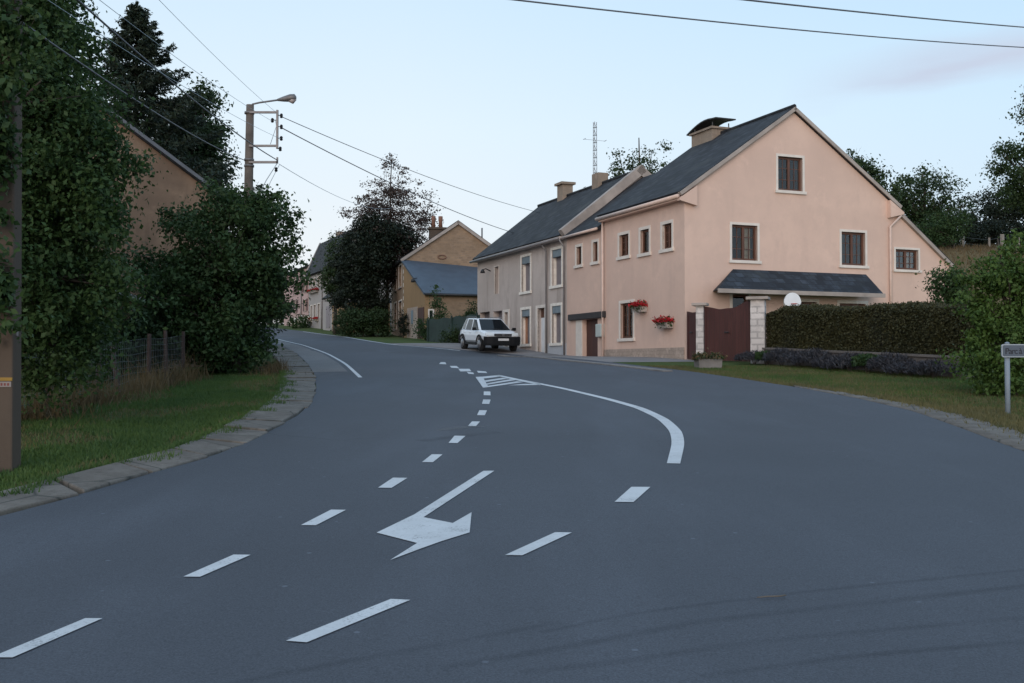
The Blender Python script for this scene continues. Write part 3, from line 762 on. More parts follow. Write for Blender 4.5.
asl = 2.75 / 3.8
mb = MB(); mb.slab((-.22, LA + .17, aeave - .22 * asl + .16), (3.8, LA + .17, aeave + 2.75 + .16), (3.8, LB - .01, aeave + 2.75 + .16), (-.22, LB - .01, aeave - .22 * asl + .16), .14)
mb.slab((7.8, LA + .17, aeave), (3.8, LA + .17, aeave + 2.75 + .16), (3.8, LB - .01, aeave + 2.75 + .16), (7.8, LB - .01, aeave), .14); mb.build('wing_roof', M['slate_dark'], pink)
mb = MB(); gutter(mb, (-.27, LA + .18, aeave - .08), (-.27, LB - .02, aeave - .08), .06); mb.build('gutter', M['pink_gutter'], pink, True)
# slate canopy across the gable
t0, t1 = hitA('y', 0, 733, 269), hitA('y', 0, 866, 274.6); PR = -1.05
e0, e1 = hitA('y', PR, 718, 288.6), hitA('y', PR, 884, 294.6)
zt_, ze_ = (t0.z + t1.z) / 2, (e0.z + e1.z) / 2
mb = MB(); v = [(t0.x, -.003, zt_), (t1.x, -.003, zt_), (e1.x, PR, ze_), (e0.x, PR, ze_), (e1.x - .3, -.003, ze_), (e0.x + .45, -.003, ze_)]
mb.add(v, [(0, 3, 2, 1), (0, 5, 3), (1, 2, 4), (3, 5, 4, 2), (0, 1, 4, 5)]); can = mb.build('canopy_roof', M['slate_x'], pink)
mb = MB(); mb.box(e0.x - .02, e1.x + .02, PR - .06, PR - .003, ze_ - .13, ze_ + .02); mb.build('fascia', M['verge'], can)
# chimney with bent cowl
c0 = hitA('x', ridx, 711, 135); mb = MB(); mb.box(ridx - .48, ridx + .48, c0.y - .85, c0.y + .8, apex - .6, apex + .36); mb.box(ridx - .56, ridx + .56, c0.y - .93, c0.y + .88, apex + .362, apex + .45)
ch = mb.build('chimney', M['brick'], roof)
mb = MB(); n = 9
prof = []
for k in range(n):
    q = k / (n - 1); prof.append((c0.y + 1.2 - 2.35 * q, apex + .50 + .34 * math.sin(min(1, q * 1.08) * 2.2)))
for k in range(n - 1):
    mb.slab((ridx - .5, prof[k][0], prof[k][1]), (ridx + .5, prof[k][0], prof[k][1]), (ridx + .5, prof[k + 1][0], prof[k + 1][1]), (ridx - .5, prof[k + 1][0], prof[k + 1][1]), .05)
for yy in (-.75, .65):
    for xx in (-.4, .4): mb.tube([(ridx + xx, c0.y + yy, apex + .45), (ridx + xx, c0.y + yy, apex + .66)], .025, 6)
mb.build('cowl', M['black_metal'], ch)
# small vent pipes on the party line
vq = hitA('x', ridx, 651.5, 172); mb = MB(); mb.tube([(ridx + .1, LA + .5, apex - 1.3), (ridx + .1, LA + .5, apex + .15)], .15, 10); mb.build('vent_pipe', M['white_wall'], pink, True)
mb = MB(); mb.box(ridx + .35, ridx + .75, LA + .6, LA + 1.1, apex - 1.6, apex + .55); mb.build('vent_stack', M['brick'], pink)

# ------------------------------------------------------------------ leaf cloud
def leaves(pts, name, mat, parent, size, seed, up=.35, out=None, aspect=.55, fold=.25, droop=0.0, dirs=None, jit=.45):
    rs = np.random.RandomState(seed); n = len(pts); pts = np.asarray(pts, float)
    nrm = rs.normal(size=(n, 3)); nrm[:, 2] += up * 1.6
    if out is not None: nrm += out
    nrm /= np.linalg.norm(nrm, axis=1)[:, None] + 1e-9
    t = rs.normal(size=(n, 3)) if dirs is None else dirs + rs.normal(size=(n, 3)) * .3
    t[:, 2] -= droop
    t -= nrm * np.sum(t * nrm, axis=1)[:, None]; t /= np.linalg.norm(t, axis=1)[:, None] + 1e-9
    bq = np.cross(nrm, t); L = size * (1 + jit * rs.uniform(-1, 1, n))[:, None]; Wq = L * aspect
    v = np.empty((n, 4, 3)); v[:, 0] = pts - t * L * .5; v[:, 1] = pts + bq * Wq * .5 + nrm * L * fold * .5 ; v[:, 2] = pts + t * L * .5; v[:, 3] = pts - bq * Wq * .5 + nrm * L * fold * .5
    me = bpy.data.meshes.new(name); me.vertices.add(4 * n); me.vertices.foreach_set('co', v.reshape(-1))
    me.loops.add(4 * n); me.loops.foreach_set('vertex_index', np.arange(4 * n)); me.polygons.add(n)
    me.polygons.foreach_set('loop_start', np.arange(0, 4 * n, 4)); me.polygons.foreach_set('loop_total', np.full(n, 4)); me.update(calc_edges=True)
    me.materials.append(mat); return link(name, me, parent)

def crown_pts(ells, ncl, per, rad, seed, inner=.5, lump=.35, flat=.7):
    rs = np.random.RandomState(seed); vol = np.array([e[3] * e[4] * e[5] for e in ells]); vol = vol ** .8; vol = vol / vol.sum()
    C = []
    for i in rs.choice(len(ells), ncl, p=vol):
        e = ells[i]; d = rs.normal(size=3); d /= np.linalg.norm(d)
        r = inner + (1 - inner) * rs.rand() ** .6
        nz = mnoise.noise(Vector((d[0] * 1.8 + i * 7 + seed, d[1] * 1.8, d[2] * 1.8)))
        r *= 1 + lump * nz
        C.append([e[0] + d[0] * e[3] * r, e[1] + d[1] * e[4] * r, e[2] + d[2] * e[5] * r])
    C = np.array(C)
    k = np.repeat(np.arange(ncl), per); rr_ = rad * (0.55 + .9 * rs.rand(ncl))
    off = rs.normal(size=(len(k), 3)) * .55; off[:, 2] *= flat
    return C, C[k] + off * rr_[k][:, None], off

def tree(name, label, cat, base, ells, ncl, per, rad, leaf, mat, seed, trunk_r=.2, limbs=26, group=None, inner=.5, lump=.35, up=.35, trunk_top=None, flat=.7, aspect=.6, limb_k=1.0):
    root = thing(name, label, cat, base, 0, group)
    C, pts, off = crown_pts(ells, ncl, per, rad, seed, inner, lump, flat)
    keep = pts[:, 2] > .05
    leaves(pts[keep], 'crown', mat, root, leaf, seed + 1, up, off[keep] * 1.2, aspect)
    rs = random.Random(seed); mb = MB()
    top = trunk_top or max(e[2] + e[5] * .75 for e in ells); cx = sum(e[0] for e in ells) / len(ells); cy = sum(e[1] for e in ells) / len(ells)
    tp = []; 
    for k in range(7):
        q = k / 6; tp.append(Vector((cx * q ** 1.5 + rs.uniform(-.06, .06) * q * 3, cy * q ** 1.5 + rs.uniform(-.06, .06) * q * 3, -.3 + (top + .3) * q)))
    mb.tube(tp, [trunk_r * (1.25 if k == 0 else 1) * (1 - .85 * k / 6) for k in range(7)], 8)
    idx = np.random.RandomState(seed + 5).choice(len(C), min(limbs, len(C)), replace=False)
    for i in idx:
        e = Vector(C[i]); q = max(.18, min(.92, (e.z * .62) / top)); f = q * 6; a = tp[int(f)].lerp(tp[min(6, int(f) + 1)], f - int(f))
        mid = a.lerp(e, .5) + Vector((rs.uniform(-.2, .2), rs.uniform(-.2, .2), .12 * (e - a).length))
        r0 = trunk_r * .38 * (1 - .6 * q) * limb_k
        mb.tube([a, mid, e], [r0, r0 * .6, r0 * .18], 5)
        for _ in range(2):
            e2 = e + Vector((rs.gauss(0, 1), rs.gauss(0, 1), rs.gauss(0.2, .7))) * rad * .8
            mb.tube([mid.lerp(e, .6), e2], [r0 * .3, r0 * .08], 4)
    mb.build('trunk', M['bark'], root, True)
    return root

def conifer(name, label, base, h, rbase, seed, nper=14, leaf=.34, mat='needle', z0=.08):
    root = thing(name, label, 'tree', base); rs = random.Random(seed); mb = MB(); pts = []; dirs = []
    mb.tube([(0, 0, -.3), (0, 0, h * .5), (0, 0, h)], [.32, .2, .02], 8)
    z = h * z0
    while z < h * .985:
        q = (z - h * z0) / (h * (1 - z0)); Lb = rbase * (1 - q) ** .88 * (.82 + .3 * rs.random()) + .15
        for k in range(rs.randint(9, 11)):
            g = rs.uniform(0, 2 * math.pi); Lk = Lb * rs.uniform(.65, 1.15); d = Vector((math.cos(g), math.sin(g), 0))
            a = Vector((0, 0, z)); tip = a + d * Lk + Vector((0, 0, -.12 * Lk + .25 * q)); mid = a.lerp(tip, .55) + Vector((0, 0, -.10 * Lk))
            tip += Vector((0, 0, .12 * Lk))
            mb.tube([a, mid, tip], [.05 * (1 - q) + .015, .03 * (1 - q) + .01, .006], 4)
            m = int(nper * (3 + Lk * 3.0))
            for _ in range(m):
                s = rs.random() ** .65; p = a.lerp(mid, s / .55) if s < .55 else mid.lerp(tip, (s - .55) / .45)
                sd_ = Vector((-d.y, d.x, 0)) * rs.choice((-1, 1)); w_ = rs.random() * Lk * .30 * (1.05 - s * .7)
                p = p + sd_ * w_ + Vector((rs.gauss(0, .05), rs.gauss(0, .05), rs.gauss(0, .05) - .35 * w_)); pts.append(p); dirs.append(d * .8 + sd_ * .6 + Vector((0, 0, -.35)))
        z += h * .017 + .06
    for _ in range(260):
        q = rs.random(); g = rs.uniform(0, 6.28); pts.append(Vector((math.cos(g) * .16 * (1 - q), math.sin(g) * .16 * (1 - q), h * (.9 + .1 * q)))); dirs.append(Vector((math.cos(g) * .6, math.sin(g) * .6, .5)))
    mb.build('trunk', M['bark'], root, True)
    leaves(pts, 'crown', M[mat], root, leaf, seed, .3, None, .28, .1, 0, np.array([tuple(x) for x in dirs]))
    return root

def at(px, Y, dx=0): x = XY(px, Y) + dx; return Vector((x, Y, H(x, Y)))
def zrel(py, Y, base): return P(512, py, Y).z - base.z

# ------------------------------------------------------------------ flower boxes on the pink house
def flower_box(px, py, wid, label, seed, fr=FA, pl=0.0, group='red flower boxes on the pink facade', s=1.0):
    h = fr.hit('x', pl, px, py); R = Matrix.Rotation(fr.a, 3, 'Z')
    root = thing('flower_box', label, 'flower box', fr.loc + R @ Vector((pl, h.y, h.z)), fr.a, group)
    mb = MB(); mb.prism([(-.02, -wid / 2, -.16), (-.26, -wid / 2, -.16), (-.31, -wid / 2, .06), (-.02, -wid / 2, .06)], (0, wid, 0)); mb.build('planter', M['verge'], root)
    rs = np.random.RandomState(seed); n = int(900 * s)
    p = np.column_stack([-.2 + rs.normal(size=n) * .12, rs.uniform(-1, 1, n) * wid * .62, np.maximum(.0, .11 + np.abs(rs.normal(size=n)) * .075 - .08 * rs.rand(n))])
    leaves(p, 'blooms', M['petal'], root, .06, seed, .4, None, .9)
    m_ = int(260 * s); p = np.column_stack([-.2 + rs.normal(size=m_) * .12, rs.uniform(-1, 1, m_) * wid * .6, .04 + rs.normal(size=m_) * .09])
    leaves(p, 'foliage', M['leaf_mid'], root, .08, seed + 1, .4, None, .8)
flower_box(643.4, 308, .62, 'red geranium flower box, the higher of two on the pink facade', 11)
flower_box(668.5, 324, .74, 'red geranium flower box, the lower one nearest the house corner', 12)

# ------------------------------------------------------------------ grey house
R_A = Matrix.Rotation(FA.a, 3, 'Z'); gl = FA.loc + R_A @ Vector((0, LB, 0))
FG = Frame(gl.x, gl.y, 21.8); grey = thing('grey_house', 'long grey rendered terraced house with slate roof and blue shutter boxes', 'house', FG.loc, FG.a)
hg = FG.hit
Lg = hg('x', 0, 477.5, 300).y; ge = hg('x', 0, 522, 246).z; gw = 3.77
gr_ = hg('x', gw, 590, 191.5).z
cg = MB()
def shut_window(r, inner=None):
    R_ = rect(FG, ST, *r); u0, u1, z0, z1 = R_
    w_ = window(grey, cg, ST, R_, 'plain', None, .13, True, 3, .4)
    s = MB(); put(ST, u0 + .135, u1 - .135, .02, .2, z1 - .13 - .34, z1 - .135, s); s.build('shutter_box', M['shutter'], w_, bevel=.02)
    s = MB(); put(ST, u1 - .155, u1 - .133, .092, .238, z0 + .08, z1 - .133, s); s.build('reveal', M['lining'], w_)
    s = MB(); put(ST, u0 + .133, u0 + .155, .092, .238, z0 + .08, z1 - .133, s); s.build('reveal', M['lining'], w_)
    for c_ in w_.children:
        if c_.name.startswith('surround') or c_.name.startswith('sill'): c_.data.materials[0] = M['lining']
    if inner:
        s = MB(); put(ST, u1 - .155 - .26, u1 - .157, .195, .21, z0 + .1, z1 - .5, s); s.build('lit_reveal_tint', M[inner], w_)  # orange sheet beside the reveal, painting warm light onto it
    return w_
shut_window((520.6, 254, 531.3, 293)); shut_window((550.8, 246.6, 562.8, 287)); w_ = shut_window((520.6, 307, 531, 345.5), 'reveal_warm'); w_['label'] = 'window with its reveal painted as if lit orange'; shut_window((550.8, 303, 562.3, 344.6))
window(grey, cg, ST, rect(FG, ST, 494.6, 266, 499, 294), 'plain', None, .0301, False, 3, .3)
for r in ((479.6, 312, 489.6, 352), (493.4, 311, 502, 352)):
    u0, u1, z0, z1 = rect(FG, ST, *r); put(ST, u0, u1, -.2, .4, z0, z1, cg); d = MB(); put(ST, u0 + .003, u1 - .003, .3, .36, z0 + .003, z1 - .003, d); d.build('garage_door', M['panel_grey'], grey)
for r, mt in (((503.4, 309.5, 509.6, 352), 'white_wall'), ((536, 305, 546.6, 357), 'white_paint')):
    u0, u1, z0, z1 = rect(FG, ST, *r); a0, a1 = u0 + .2, u1 - .2; put(ST, a0, a1, -.2, .3, z0 - .3, z1 - .14, cg)
    d = MB(); put(ST, a0 + .003, a1 - .003, .18, .23, z0, z1 - .6, d); dd = d.build('door', M[mt], grey)
    d = MB(); put(ST, a0 + .003, a1 - .003, .185, .225, z1 - .59, z1 - .143, d); d.build('transom', M['brown_wood'], dd)
    d = MB(); put(ST, u0, a0, -.025, .1, z0 - .3, z1, d); put(ST, a1, u1, -.025, .1, z0 - .3, z1, d); put(ST, a0, a1, -.025, .1, z1 - .14, z1, d); d.build('surround', M['cream'], dd)
    d = MB(); put(ST, a0 + .08, a0 + .14, .12, .178, z0 + .9, z0 + 1.05, d); d.build('handle', M['steel'], dd)
mb = MB(); mb.prism([(0, .006, -1.2), (2 * gw, .006, -1.2), (2 * gw, .006, ge), (gw, .006, gr_), (0, .006, ge)], (0, Lg, 0)); cut(mb, cg, 'wall', M['plaster2'], grey)
gs = (gr_ - ge) / gw
mb = MB()
mb.slab((-.3, .2, ge - .3 * gs + .18), (gw, .2, gr_ + .18), (gw, Lg + .05, gr_ + .18), (-.3, Lg + .05, ge - .3 * gs + .18), .16)
mb.slab((2 * gw + .3, .2, ge - .3 * gs + .18), (gw, .2, gr_ + .18), (gw, Lg + .2, gr_ + .18), (2 * gw + .3, Lg + .2, ge - .3 * gs + .18), .16)
groof = mb.build('roof', M['slate_dark'], grey)
mb = MB(); mb.slab((-.35, -.16, ge - .35 * gs + .42), (gw, -.16, gr_ + .42), (gw, .2, gr_ + .42), (-.35, .2, ge - .35 * gs + .42), .4); mb.slab((2 * gw, -.16, ge + .42), (gw, -.16, gr_ + .42), (gw, .2, gr_ + .42), (2 * gw, .2, ge + .42), .4); mb.build('parapet', M['verge'], grey)
mb = MB(); mb.tube([(gw, .2, gr_ + .2), (gw, Lg + .15, gr_ + .2)], .09, 8); mb.build('ridge', M['slate_dark'], groof)
mb = MB(); gutter(mb, (-.36, .2, ge - .3 * gs + .02), (-.36, Lg + .2, ge - .3 * gs + .02)); mb.build('gutter', M['gutter'], grey, True)
mb = MB(); mb.box(-.3, -.003, .1, Lg + .1, ge - .24, ge - .12); mb.build('soffit', M['plaster2'], grey)
uq = hg('x', 0, 547.5, 350).y; zq_ = hg('x', 0, 556, 343.5).z; mb = MB(); put(ST, .05, uq - .05, -.02, .02, -.6, zq_, mb); mb.build('plinth', M['plinth_blue'], grey)
for px_ in (547.5, 565.4):
    yy = hg('x', 0, px_, 290).y; mb = MB(); mb.tube([(-.32, max(yy, .1), ge - .25), (-.07, max(yy, .1), ge - .6), (-.07, max(yy, .1), -.2)], .045, 8); mb.build('downpipe', M['gutter'], grey, True)
q = hg('x', gw, 565, 200); mb = MB(); mb.box(gw - .3, gw + .3, q.y - .36, q.y + .36, gr_ - .4, gr_ + .8); mb.box(gw - .42, gw + .42, q.y - .48, q.y + .48, gr_ + .803, gr_ + .93); mb.build('chimney', M['brick'], groof)
q2 = hg('x', gw, 600, 185); mb = MB(); mb.box(gw - .28, gw + .28, q2.y - .36, q2.y + .36, gr_ - .4, gr_ + .72); mb.build('chimney', M['brick'], groof)
lq = hg('x', 0, 490.5, 271); mb = MB(); mb.tube([(-.003, lq.y, lq.z), (-.28, lq.y, lq.z + .12), (-.42, lq.y, lq.z + .05)], .03, 6); mb.lathe((-.45, lq.y, lq.z - .12), [(.14, 0), (.11, .12), (.04, .2)], 8); mb.build('wall_lamp', M['black_metal'], grey, True)
# lattice mast behind the ridge chimney
mh = hg('x', gw + .5, 595, 178); mq = FG.loc + R_A @ Vector((gw + .5, mh.y, gr_ - .6)); hh = P(595, 122, mq.y).z - mq.z
mast = thing('antenna_mast', 'slim lattice television mast behind the grey roof chimney', 'antenna', mq, FG.a)
mb = MB(); pr = .12
leg = [(pr * math.cos(a), pr * math.sin(a)) for a in (0, 2.1, 4.2)]
for x, y in leg: mb.tube([(x, y, -.5), (x * .8, y * .8, hh)], .014, 5)
nk = 11
for k in range(nk):
    for i in range(3):
        a, bq = leg[i], leg[(i + 1) % 3]; z0 = hh * k / nk; mb.tube([(a[0], a[1], z0 + .1), (bq[0], bq[1], z0 + .1)], .012, 4); mb.tube([(a[0], a[1], z0 + .1), (bq[0], bq[1], z0 + hh / nk)], .008, 4)
mb.build('lattice', M['steel'], mast)
for k, zq in enumerate((hh * .78, hh * .2)):
    mb = MB(); mb.tube([(-.62, 0, zq), (.62, 0, zq)], .008, 5)
    for j in range(2): mb.tube([(-.6 + j * 1.2, -.16, zq + .02), (-.6 + j * 1.2, .16, zq + .02)], .012, 5)
    mb.build('aerial', M['steel'], mast)

# ------------------------------------------------------------------ stone house and lean-to
FS = Frame(XY(404, 75), 75, 12.4); sh = thing('stone_house', 'ochre stone house with bare gable and twin chimney pots', 'house', FS.loc, FS.a)
hs = FS.hit; se = hs('x', 0, 404.5, 258).z; sp = hs('y', 0, 458, 222.5); Ls = hs('x', 0, 391.5, 300).y; sW = 2 * sp.x
cs = MB()
for r in ((393.6, 268, 396.6, 291), (398.6, 264, 402, 288), (394.0, 302, 396.8, 330), (398.6, 300, 402, 326)):
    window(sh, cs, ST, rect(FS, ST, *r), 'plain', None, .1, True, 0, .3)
mb = MB(); mb.prism([(0, 0, -1), (sW, 0, -1), (sW, 0, se), (sp.x, 0, sp.z), (0, 0, se)], (0, Ls, 0)); cut(mb, cs, 'wall', M['stone'], sh)
mb = MB(); ss = (sp.z - se) / sp.x
for x0 in (-.3, sW + .3): mb.slab((x0, -.12, se - .3 * ss + .16), (sp.x, -.12, sp.z + .16), (sp.x, Ls + .1, sp.z + .16), (x0, Ls + .1, se - .3 * ss + .16), .15)
srf = mb.build('roof', M['slate_dark'], sh)
mb = MB()
for x0 in (-.3, sW + .3): mb.slab((x0, -.2, se - .3 * ss + .1), (sp.x, -.2, sp.z + .1), (sp.x, -.003, sp.z + .1), (x0, -.003, se - .3 * ss + .1), .2)
mb.build('verge_board', M['verge'], srf)
mb = MB()
for k in range(12): mb.box(-.03, .3 if k % 2 else .18, -.03, .3 if k % 2 else .42, -.2 + k * (se + .1) / 12, -.2 + (k + .55) * (se + .1) / 12)
mb.build('quoins', M['cream'], sh)
q = hs('y', 1.0, 437, 232); mb = MB(); mb.box(q.x - .55, q.x + .55, .6, 1.4, q.z - 1.3, q.z + .15); mb.box(q.x - .65, q.x + .65, .5, 1.5, q.z + .152, q.z + .3); sc_ = mb.build('chimney', M['pole_conc'], srf)
for dx in (-.26, .26):
    mb = MB(); mb.lathe((q.x + dx, 1, q.z + .3), [(.16, 0), (.13, .45), (.16, .5), (.16, .85)], 10); mb.build('chimney_pot', M['clay'], sc_, True)
q = hs('y', -.02, 442, 257); mb = MB()
for k in range(16):
    g0, g1 = [math.pi * 2 * (k + s) / 16 for s in (0, 1)]; mb.tube([(q.x + .3 * math.cos(g0), -.06, q.z + .14 * math.sin(g0)), (q.x + .3 * math.cos(g1), -.06, q.z + .14 * math.sin(g1))], .035, 5)
mb.build('wall_ring', M['clay'], sh)
mb = MB(); q = hs('y', 2, 482, 240); mb.tube([(q.x, 2, q.z - .6), (q.x, 2, q.z + .9)], .06, 8); mb.build('flue_pipe', M['steel'], sh, True)
# blue roofed lean-to shed against the gable
FL = Frame(FS.loc.x - .02, FS.loc.y - .15, 21.8); ls = thing('lean_to_shed', 'stone lean-to shed with blue slate roof against the ochre gable', 'shed', FL.loc, FL.a)
hl = FL.hit; zt2 = hl('x', 0, 405, 259).z; low = hl('x', 0, 425, 293); D = -low.y
wl = 7.4
mb = MB(); mb.prism([(0, -D, -1.2), (0, 0, -1.2), (0, 0, zt2 - .1), (0, -D, low.z - .1)], (.35, 0, 0)); mb.build('end_wall', M['ochre'], ls)
mb = MB(); mb.box(.35, wl, -D + .002, -D + .4, -1.2, low.z - .14); mb.build('front_wall', M['stone'], ls)
mb = MB(); mb.slab((-.15, -D - .25, low.z), (wl, -D - .25, low.z), (wl, .25, zt2 + .05), (-.15, .25, zt2 + .05), .13); mb.build('roof', M['blue_roof'], ls)
mb = MB(); gutter(mb, (-.1, -D - .3, low.z - .1), (wl, -D - .3, low.z - .1)); mb.build('gutter', M['black_metal'], ls, True)
dr = rect(FL, ST, 418.5, 307.5, 424.2, 338); mb = MB(); put(ST, dr[0], dr[1], -.05, -.003, dr[2], dr[3], mb); mb.build('door', M['door_brown'], ls)
dr2 = rect(FL, ST, 407.5, 307.5, 417.8, 340); mb = MB(); put(ST, dr2[0], dr2[1], -.03, -.003, dr2[2] - .5, dr2[3], mb); mb.build('base_panel', M['plinth'], ls)
mb = MB(); put(ST, dr2[0] + 1.0, dr2[0] + 1.5, -.05, -.032, dr2[2] + 1.1, dr2[3] - .2, mb); mb.build('vent', M['shutter'], ls)
q = hl('x', -.003, 417, 281); mb = MB(); mb.lathe((-.3, q.y, q.z - .1), [(.13, 0), (.12, .2), (.03, .26)], 8); mb.tube([(-.003, q.y, q.z + .2), (-.3, q.y, q.z + .16)], .03, 5); mb.build('wall_lamp', M['black_metal'], ls, True)
wr = rect(FL, ('g', -D), 428, 309, 434, 321); mb = MB(); put(('g', -D), wr[0], wr[1], -.02, .0, wr[2], wr[3], mb); wq = mb.build('window', M['cream'], ls)
mb = MB(); put(('g', -D), wr[0] + .1, wr[1] - .1, -.03, -.022, wr[2] + .1, wr[3] - .1, mb); mb.build('pane', M['car_glass'], wq)

# ------------------------------------------------------------------ far houses
def fit(px, Y): return XY(px, Y)
far_dir = -.43; rotF = math.degrees(math.atan(.43))
X0 = XY(323, 100) + .43 * 6
FW = Frame(X0, 94, rotF); wh = thing('white_house', 'far white terraced house with steep slate roof and red window boxes', 'house', FW.loc, FW.a)
hw = FW.hit; we = hw('x', 0, 315, 272).z; Lw = hw('x', 0, 308.6, 300).y; wt = hw('x', 1.1, 312, 249).z
cw = MB()
for x0, y0, x1, y1 in ((310.4, 279, 312.4, 288.5), (313.8, 277.5, 316, 288), (317.6, 276, 320.0, 287.5), (310.4, 305, 312.4, 326), (313.8, 304, 316, 318), (317.6, 303, 320, 318)):
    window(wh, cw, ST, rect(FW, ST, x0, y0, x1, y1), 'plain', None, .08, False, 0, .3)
mb = MB(); mb.prism([(0, 0, -1), (7, 0, -1), (7, 0, we), (5.9, 0, wt), (1.1, 0, wt), (0, 0, we)], (0, Lw, 0)); cut(mb, cw, 'wall', M['white_wall'], wh)
mb = MB()
mb.slab((-.35, -.1, we - .2), (1.1, -.1, wt + .15), (1.1, Lw, wt + .15), (-.35, Lw, we - .2), .15); mb.slab((1.1, -.1, wt + .15), (3.5, -.1, wt + .6), (3.5, Lw, wt + .6), (1.1, Lw, wt + .15), .15)
mb.slab((7.3, -.1, we), (5.9, -.1, wt + .15), (5.9, Lw, wt + .15), (7.3, Lw, we), .15); mb.slab((5.9, -.1, wt + .15), (3.5, -.1, wt + .6), (3.5, Lw, wt + .6), (5.9, Lw, wt + .15), .15)
wr_ = mb.build('roof', M['slate_dark'], wh)
q = hw('x', 1.6, 341, 240); mb = MB(); mb.box(1.2, 2.0, q.y - .5, q.y + .5, wt - .3, q.z + .75); mb.build('chimney', M['brick'], wr_)
mb = MB(); mb.tube([(-.08, hw('x', 0, 322.5, 300).y, we - .3), (-.08, hw('x', 0, 322.5, 300).y, -.2)], .07, 6); mb.build('downpipe', M['gutter'], wh, True)
mb = MB(); mb.slab((-.5, Lw + .01, we - .3), (1.15, Lw + .01, wt + .3), (1.15, Lw + .3, wt + .3), (-.5, Lw + .3, we - .3), .3); mb.build('party_parapet', M['white_wall'], wr_)
flower_box(314.5, 291.5, 3.4, 'long red flower box under the upper windows of the white house', 21, FW, 0, 'flower boxes on the white house', 2.2)
flower_box(310.4, 320, .8, 'small red flower box low on the white house, beside the pink neighbour', 22, FW, 0, 'flower boxes on the white house', .6)
flower_box(317.6, 319.5, .8, 'small red flower box low on the white house, nearest the annex', 23, FW, 0, 'flower boxes on the white house', .6)
wl0 = FW.loc + Matrix.Rotation(FW.a, 3, 'Z') @ Vector((0, Lw + .31, 0))
FP = Frame(wl0.x, wl0.y, rotF); fp = thing('far_pink_house', 'distant faded pink house with red shutters beside the white one', 'house', FP.loc, FP.a)
hp = FP.hit; Lp_ = hp('x', 0, 284, 300).y; pe = hp('x', 0, 304, 268).z - 0.0
cp = MB()
for x0, y0, x1, y1 in ((304.3, 280, 306.6, 292), (299.6, 281.5, 301.6, 293), (294.8, 283, 296.6, 294.5), (304.3, 299, 306.6, 311), (294.8, 301, 296.6, 313)):
    r = rect(FP, ST, x0, y0, x1, y1); wq = window(fp, cp, ST, r, 'plain', None, .05, True, 0, .3)
    for u in (r[0] - .5, r[1] + .02):
        s = MB(); put(ST, u, u + .48, -.05, -.003, r[2], r[3], s); s.build('shutter', M['gate'], wq)
mb = MB(); mb.prism([(0, 0, -1), (7, 0, -1), (7, 0, pe), (3.5, 0, pe + 1.5), (0, 0, pe)], (0, Lp_, 0)); cut(mb, cp, 'wall', M['far_pink'], fp)
mb = MB()
for x0 in (-.3, 7.3): mb.slab((x0, 0, pe + .05), (3.5, 0, pe + 1.66), (3.5, Lp_ + .2, pe + 1.66), (x0, Lp_ + .2, pe + .05), .15)
mb.build('roof', M['slate_dark'], fp)
mb = MB(); mb.tube([(-.08, hp('x', 0, 301.8, 300).y, pe - .2), (-.08, hp('x', 0, 301.8, 300).y, -.2)], .07, 6); mb.build('downpipe', M['gutter'], fp, True)
# annex and ochre garage
an = thing('white_annex', 'low white annex with a dark door between white house and ochre garage', 'annex', FW.loc, FW.a)
y0, y1 = hw('x', -.6, 332, 310).y, hw('x', -.6, 323.2, 310).y; az = hw('x', -.6, 327, 298).z
mb = MB(); mb.prism([(-.6, y0, -1), (-.6, y0, az), (-.02, y0, az + .5), (-.02, y0, -1)], (0, y1 - y0, 0)); mb.build('wall', M['white_wall'], an)
mb = MB(); mb.slab((-.75, y0 - .1, az), (-.01, y0 - .1, az + .6), (-.01, y1 + .1, az + .6), (-.75, y1 + .1, az), .1); mb.build('roof', M['slate_dark'], an)
r = rect(FW, ('s', -.6), 326.4, 306, 330.4, 328); mb = MB(); mb.box(-.64, -.603, r[0], r[1], r[2], r[3]); mb.build('door', M['panel_grey'], an)
og = thing('ochre_garage', 'small ochre garage behind the dark roadside trees', 'garage', FW.loc, FW.a)
y2, y3 = hw('x', -.6, 349, 318).y, hw('x', -.6, 332.2, 318).y; oz = hw('x', -.6, 340, 304).z
mb = MB(); mb.box(-.6, 3, y2, min(y3, y0 - .01), -1.5, oz); mb.build('wall', M['ochre'], og)
mb = MB(); mb.box(-.75, 3.1, y2 - .1, min(y3, y0 - .01), oz + .002, oz + .2); mb.build('roof', M['slate_dark'], og)
r = rect(FW, ('s', -.6), 335, 311, 346, 330); mb = MB(); mb.box(-.64, -.603, r[0], r[1], r[2] - .3, r[3]); mb.build('door', M['ochre'], og)

# ------------------------------------------------------------------ barn on the left
BX = XY(222, 33); FB = Frame(BX, 33, 21.8); barn = thing('barn', 'old brown rendered barn gable behind the left trees', 'barn', FB.loc, FB.a)
hb = FB.hit; be = hb('y', 0, 221, 200).z; bp = hb('y', 0, 141, 139); k_ = (bp.z - be) / -bp.x; bw = 4.3
bz = be + k_ * bw
mb = MB(); mb.prism([(0, 0, -1), (-2 * bw, 0, -1), (-2 * bw, 0, be), (-bw, 0, bz), (0, 0, be)], (0, 11, 0)); mb.build('wall', M['barn'], barn)
mb = MB()
for x0 in (.35, -2 * bw - .35): mb.slab((x0, -.15, be - .35 * k_ + .15), (-bw, -.15, bz + .15), (-bw, 11.2, bz + .15), (x0, 11.2, be - .35 * k_ + .15), .13)
br_ = mb.build('roof', M['slate_dark'], barn)
mb = MB()
for x0 in (.35, -2 * bw - .35): mb.slab((x0, -.2, be - .35 * k_ + .17), (-bw, -.2, bz + .17), (-bw, -.02, bz + .17), (x0, -.02, be - .35 * k_ + .17), .1)
mb.build('verge_board', M['edge_dark'], br_)
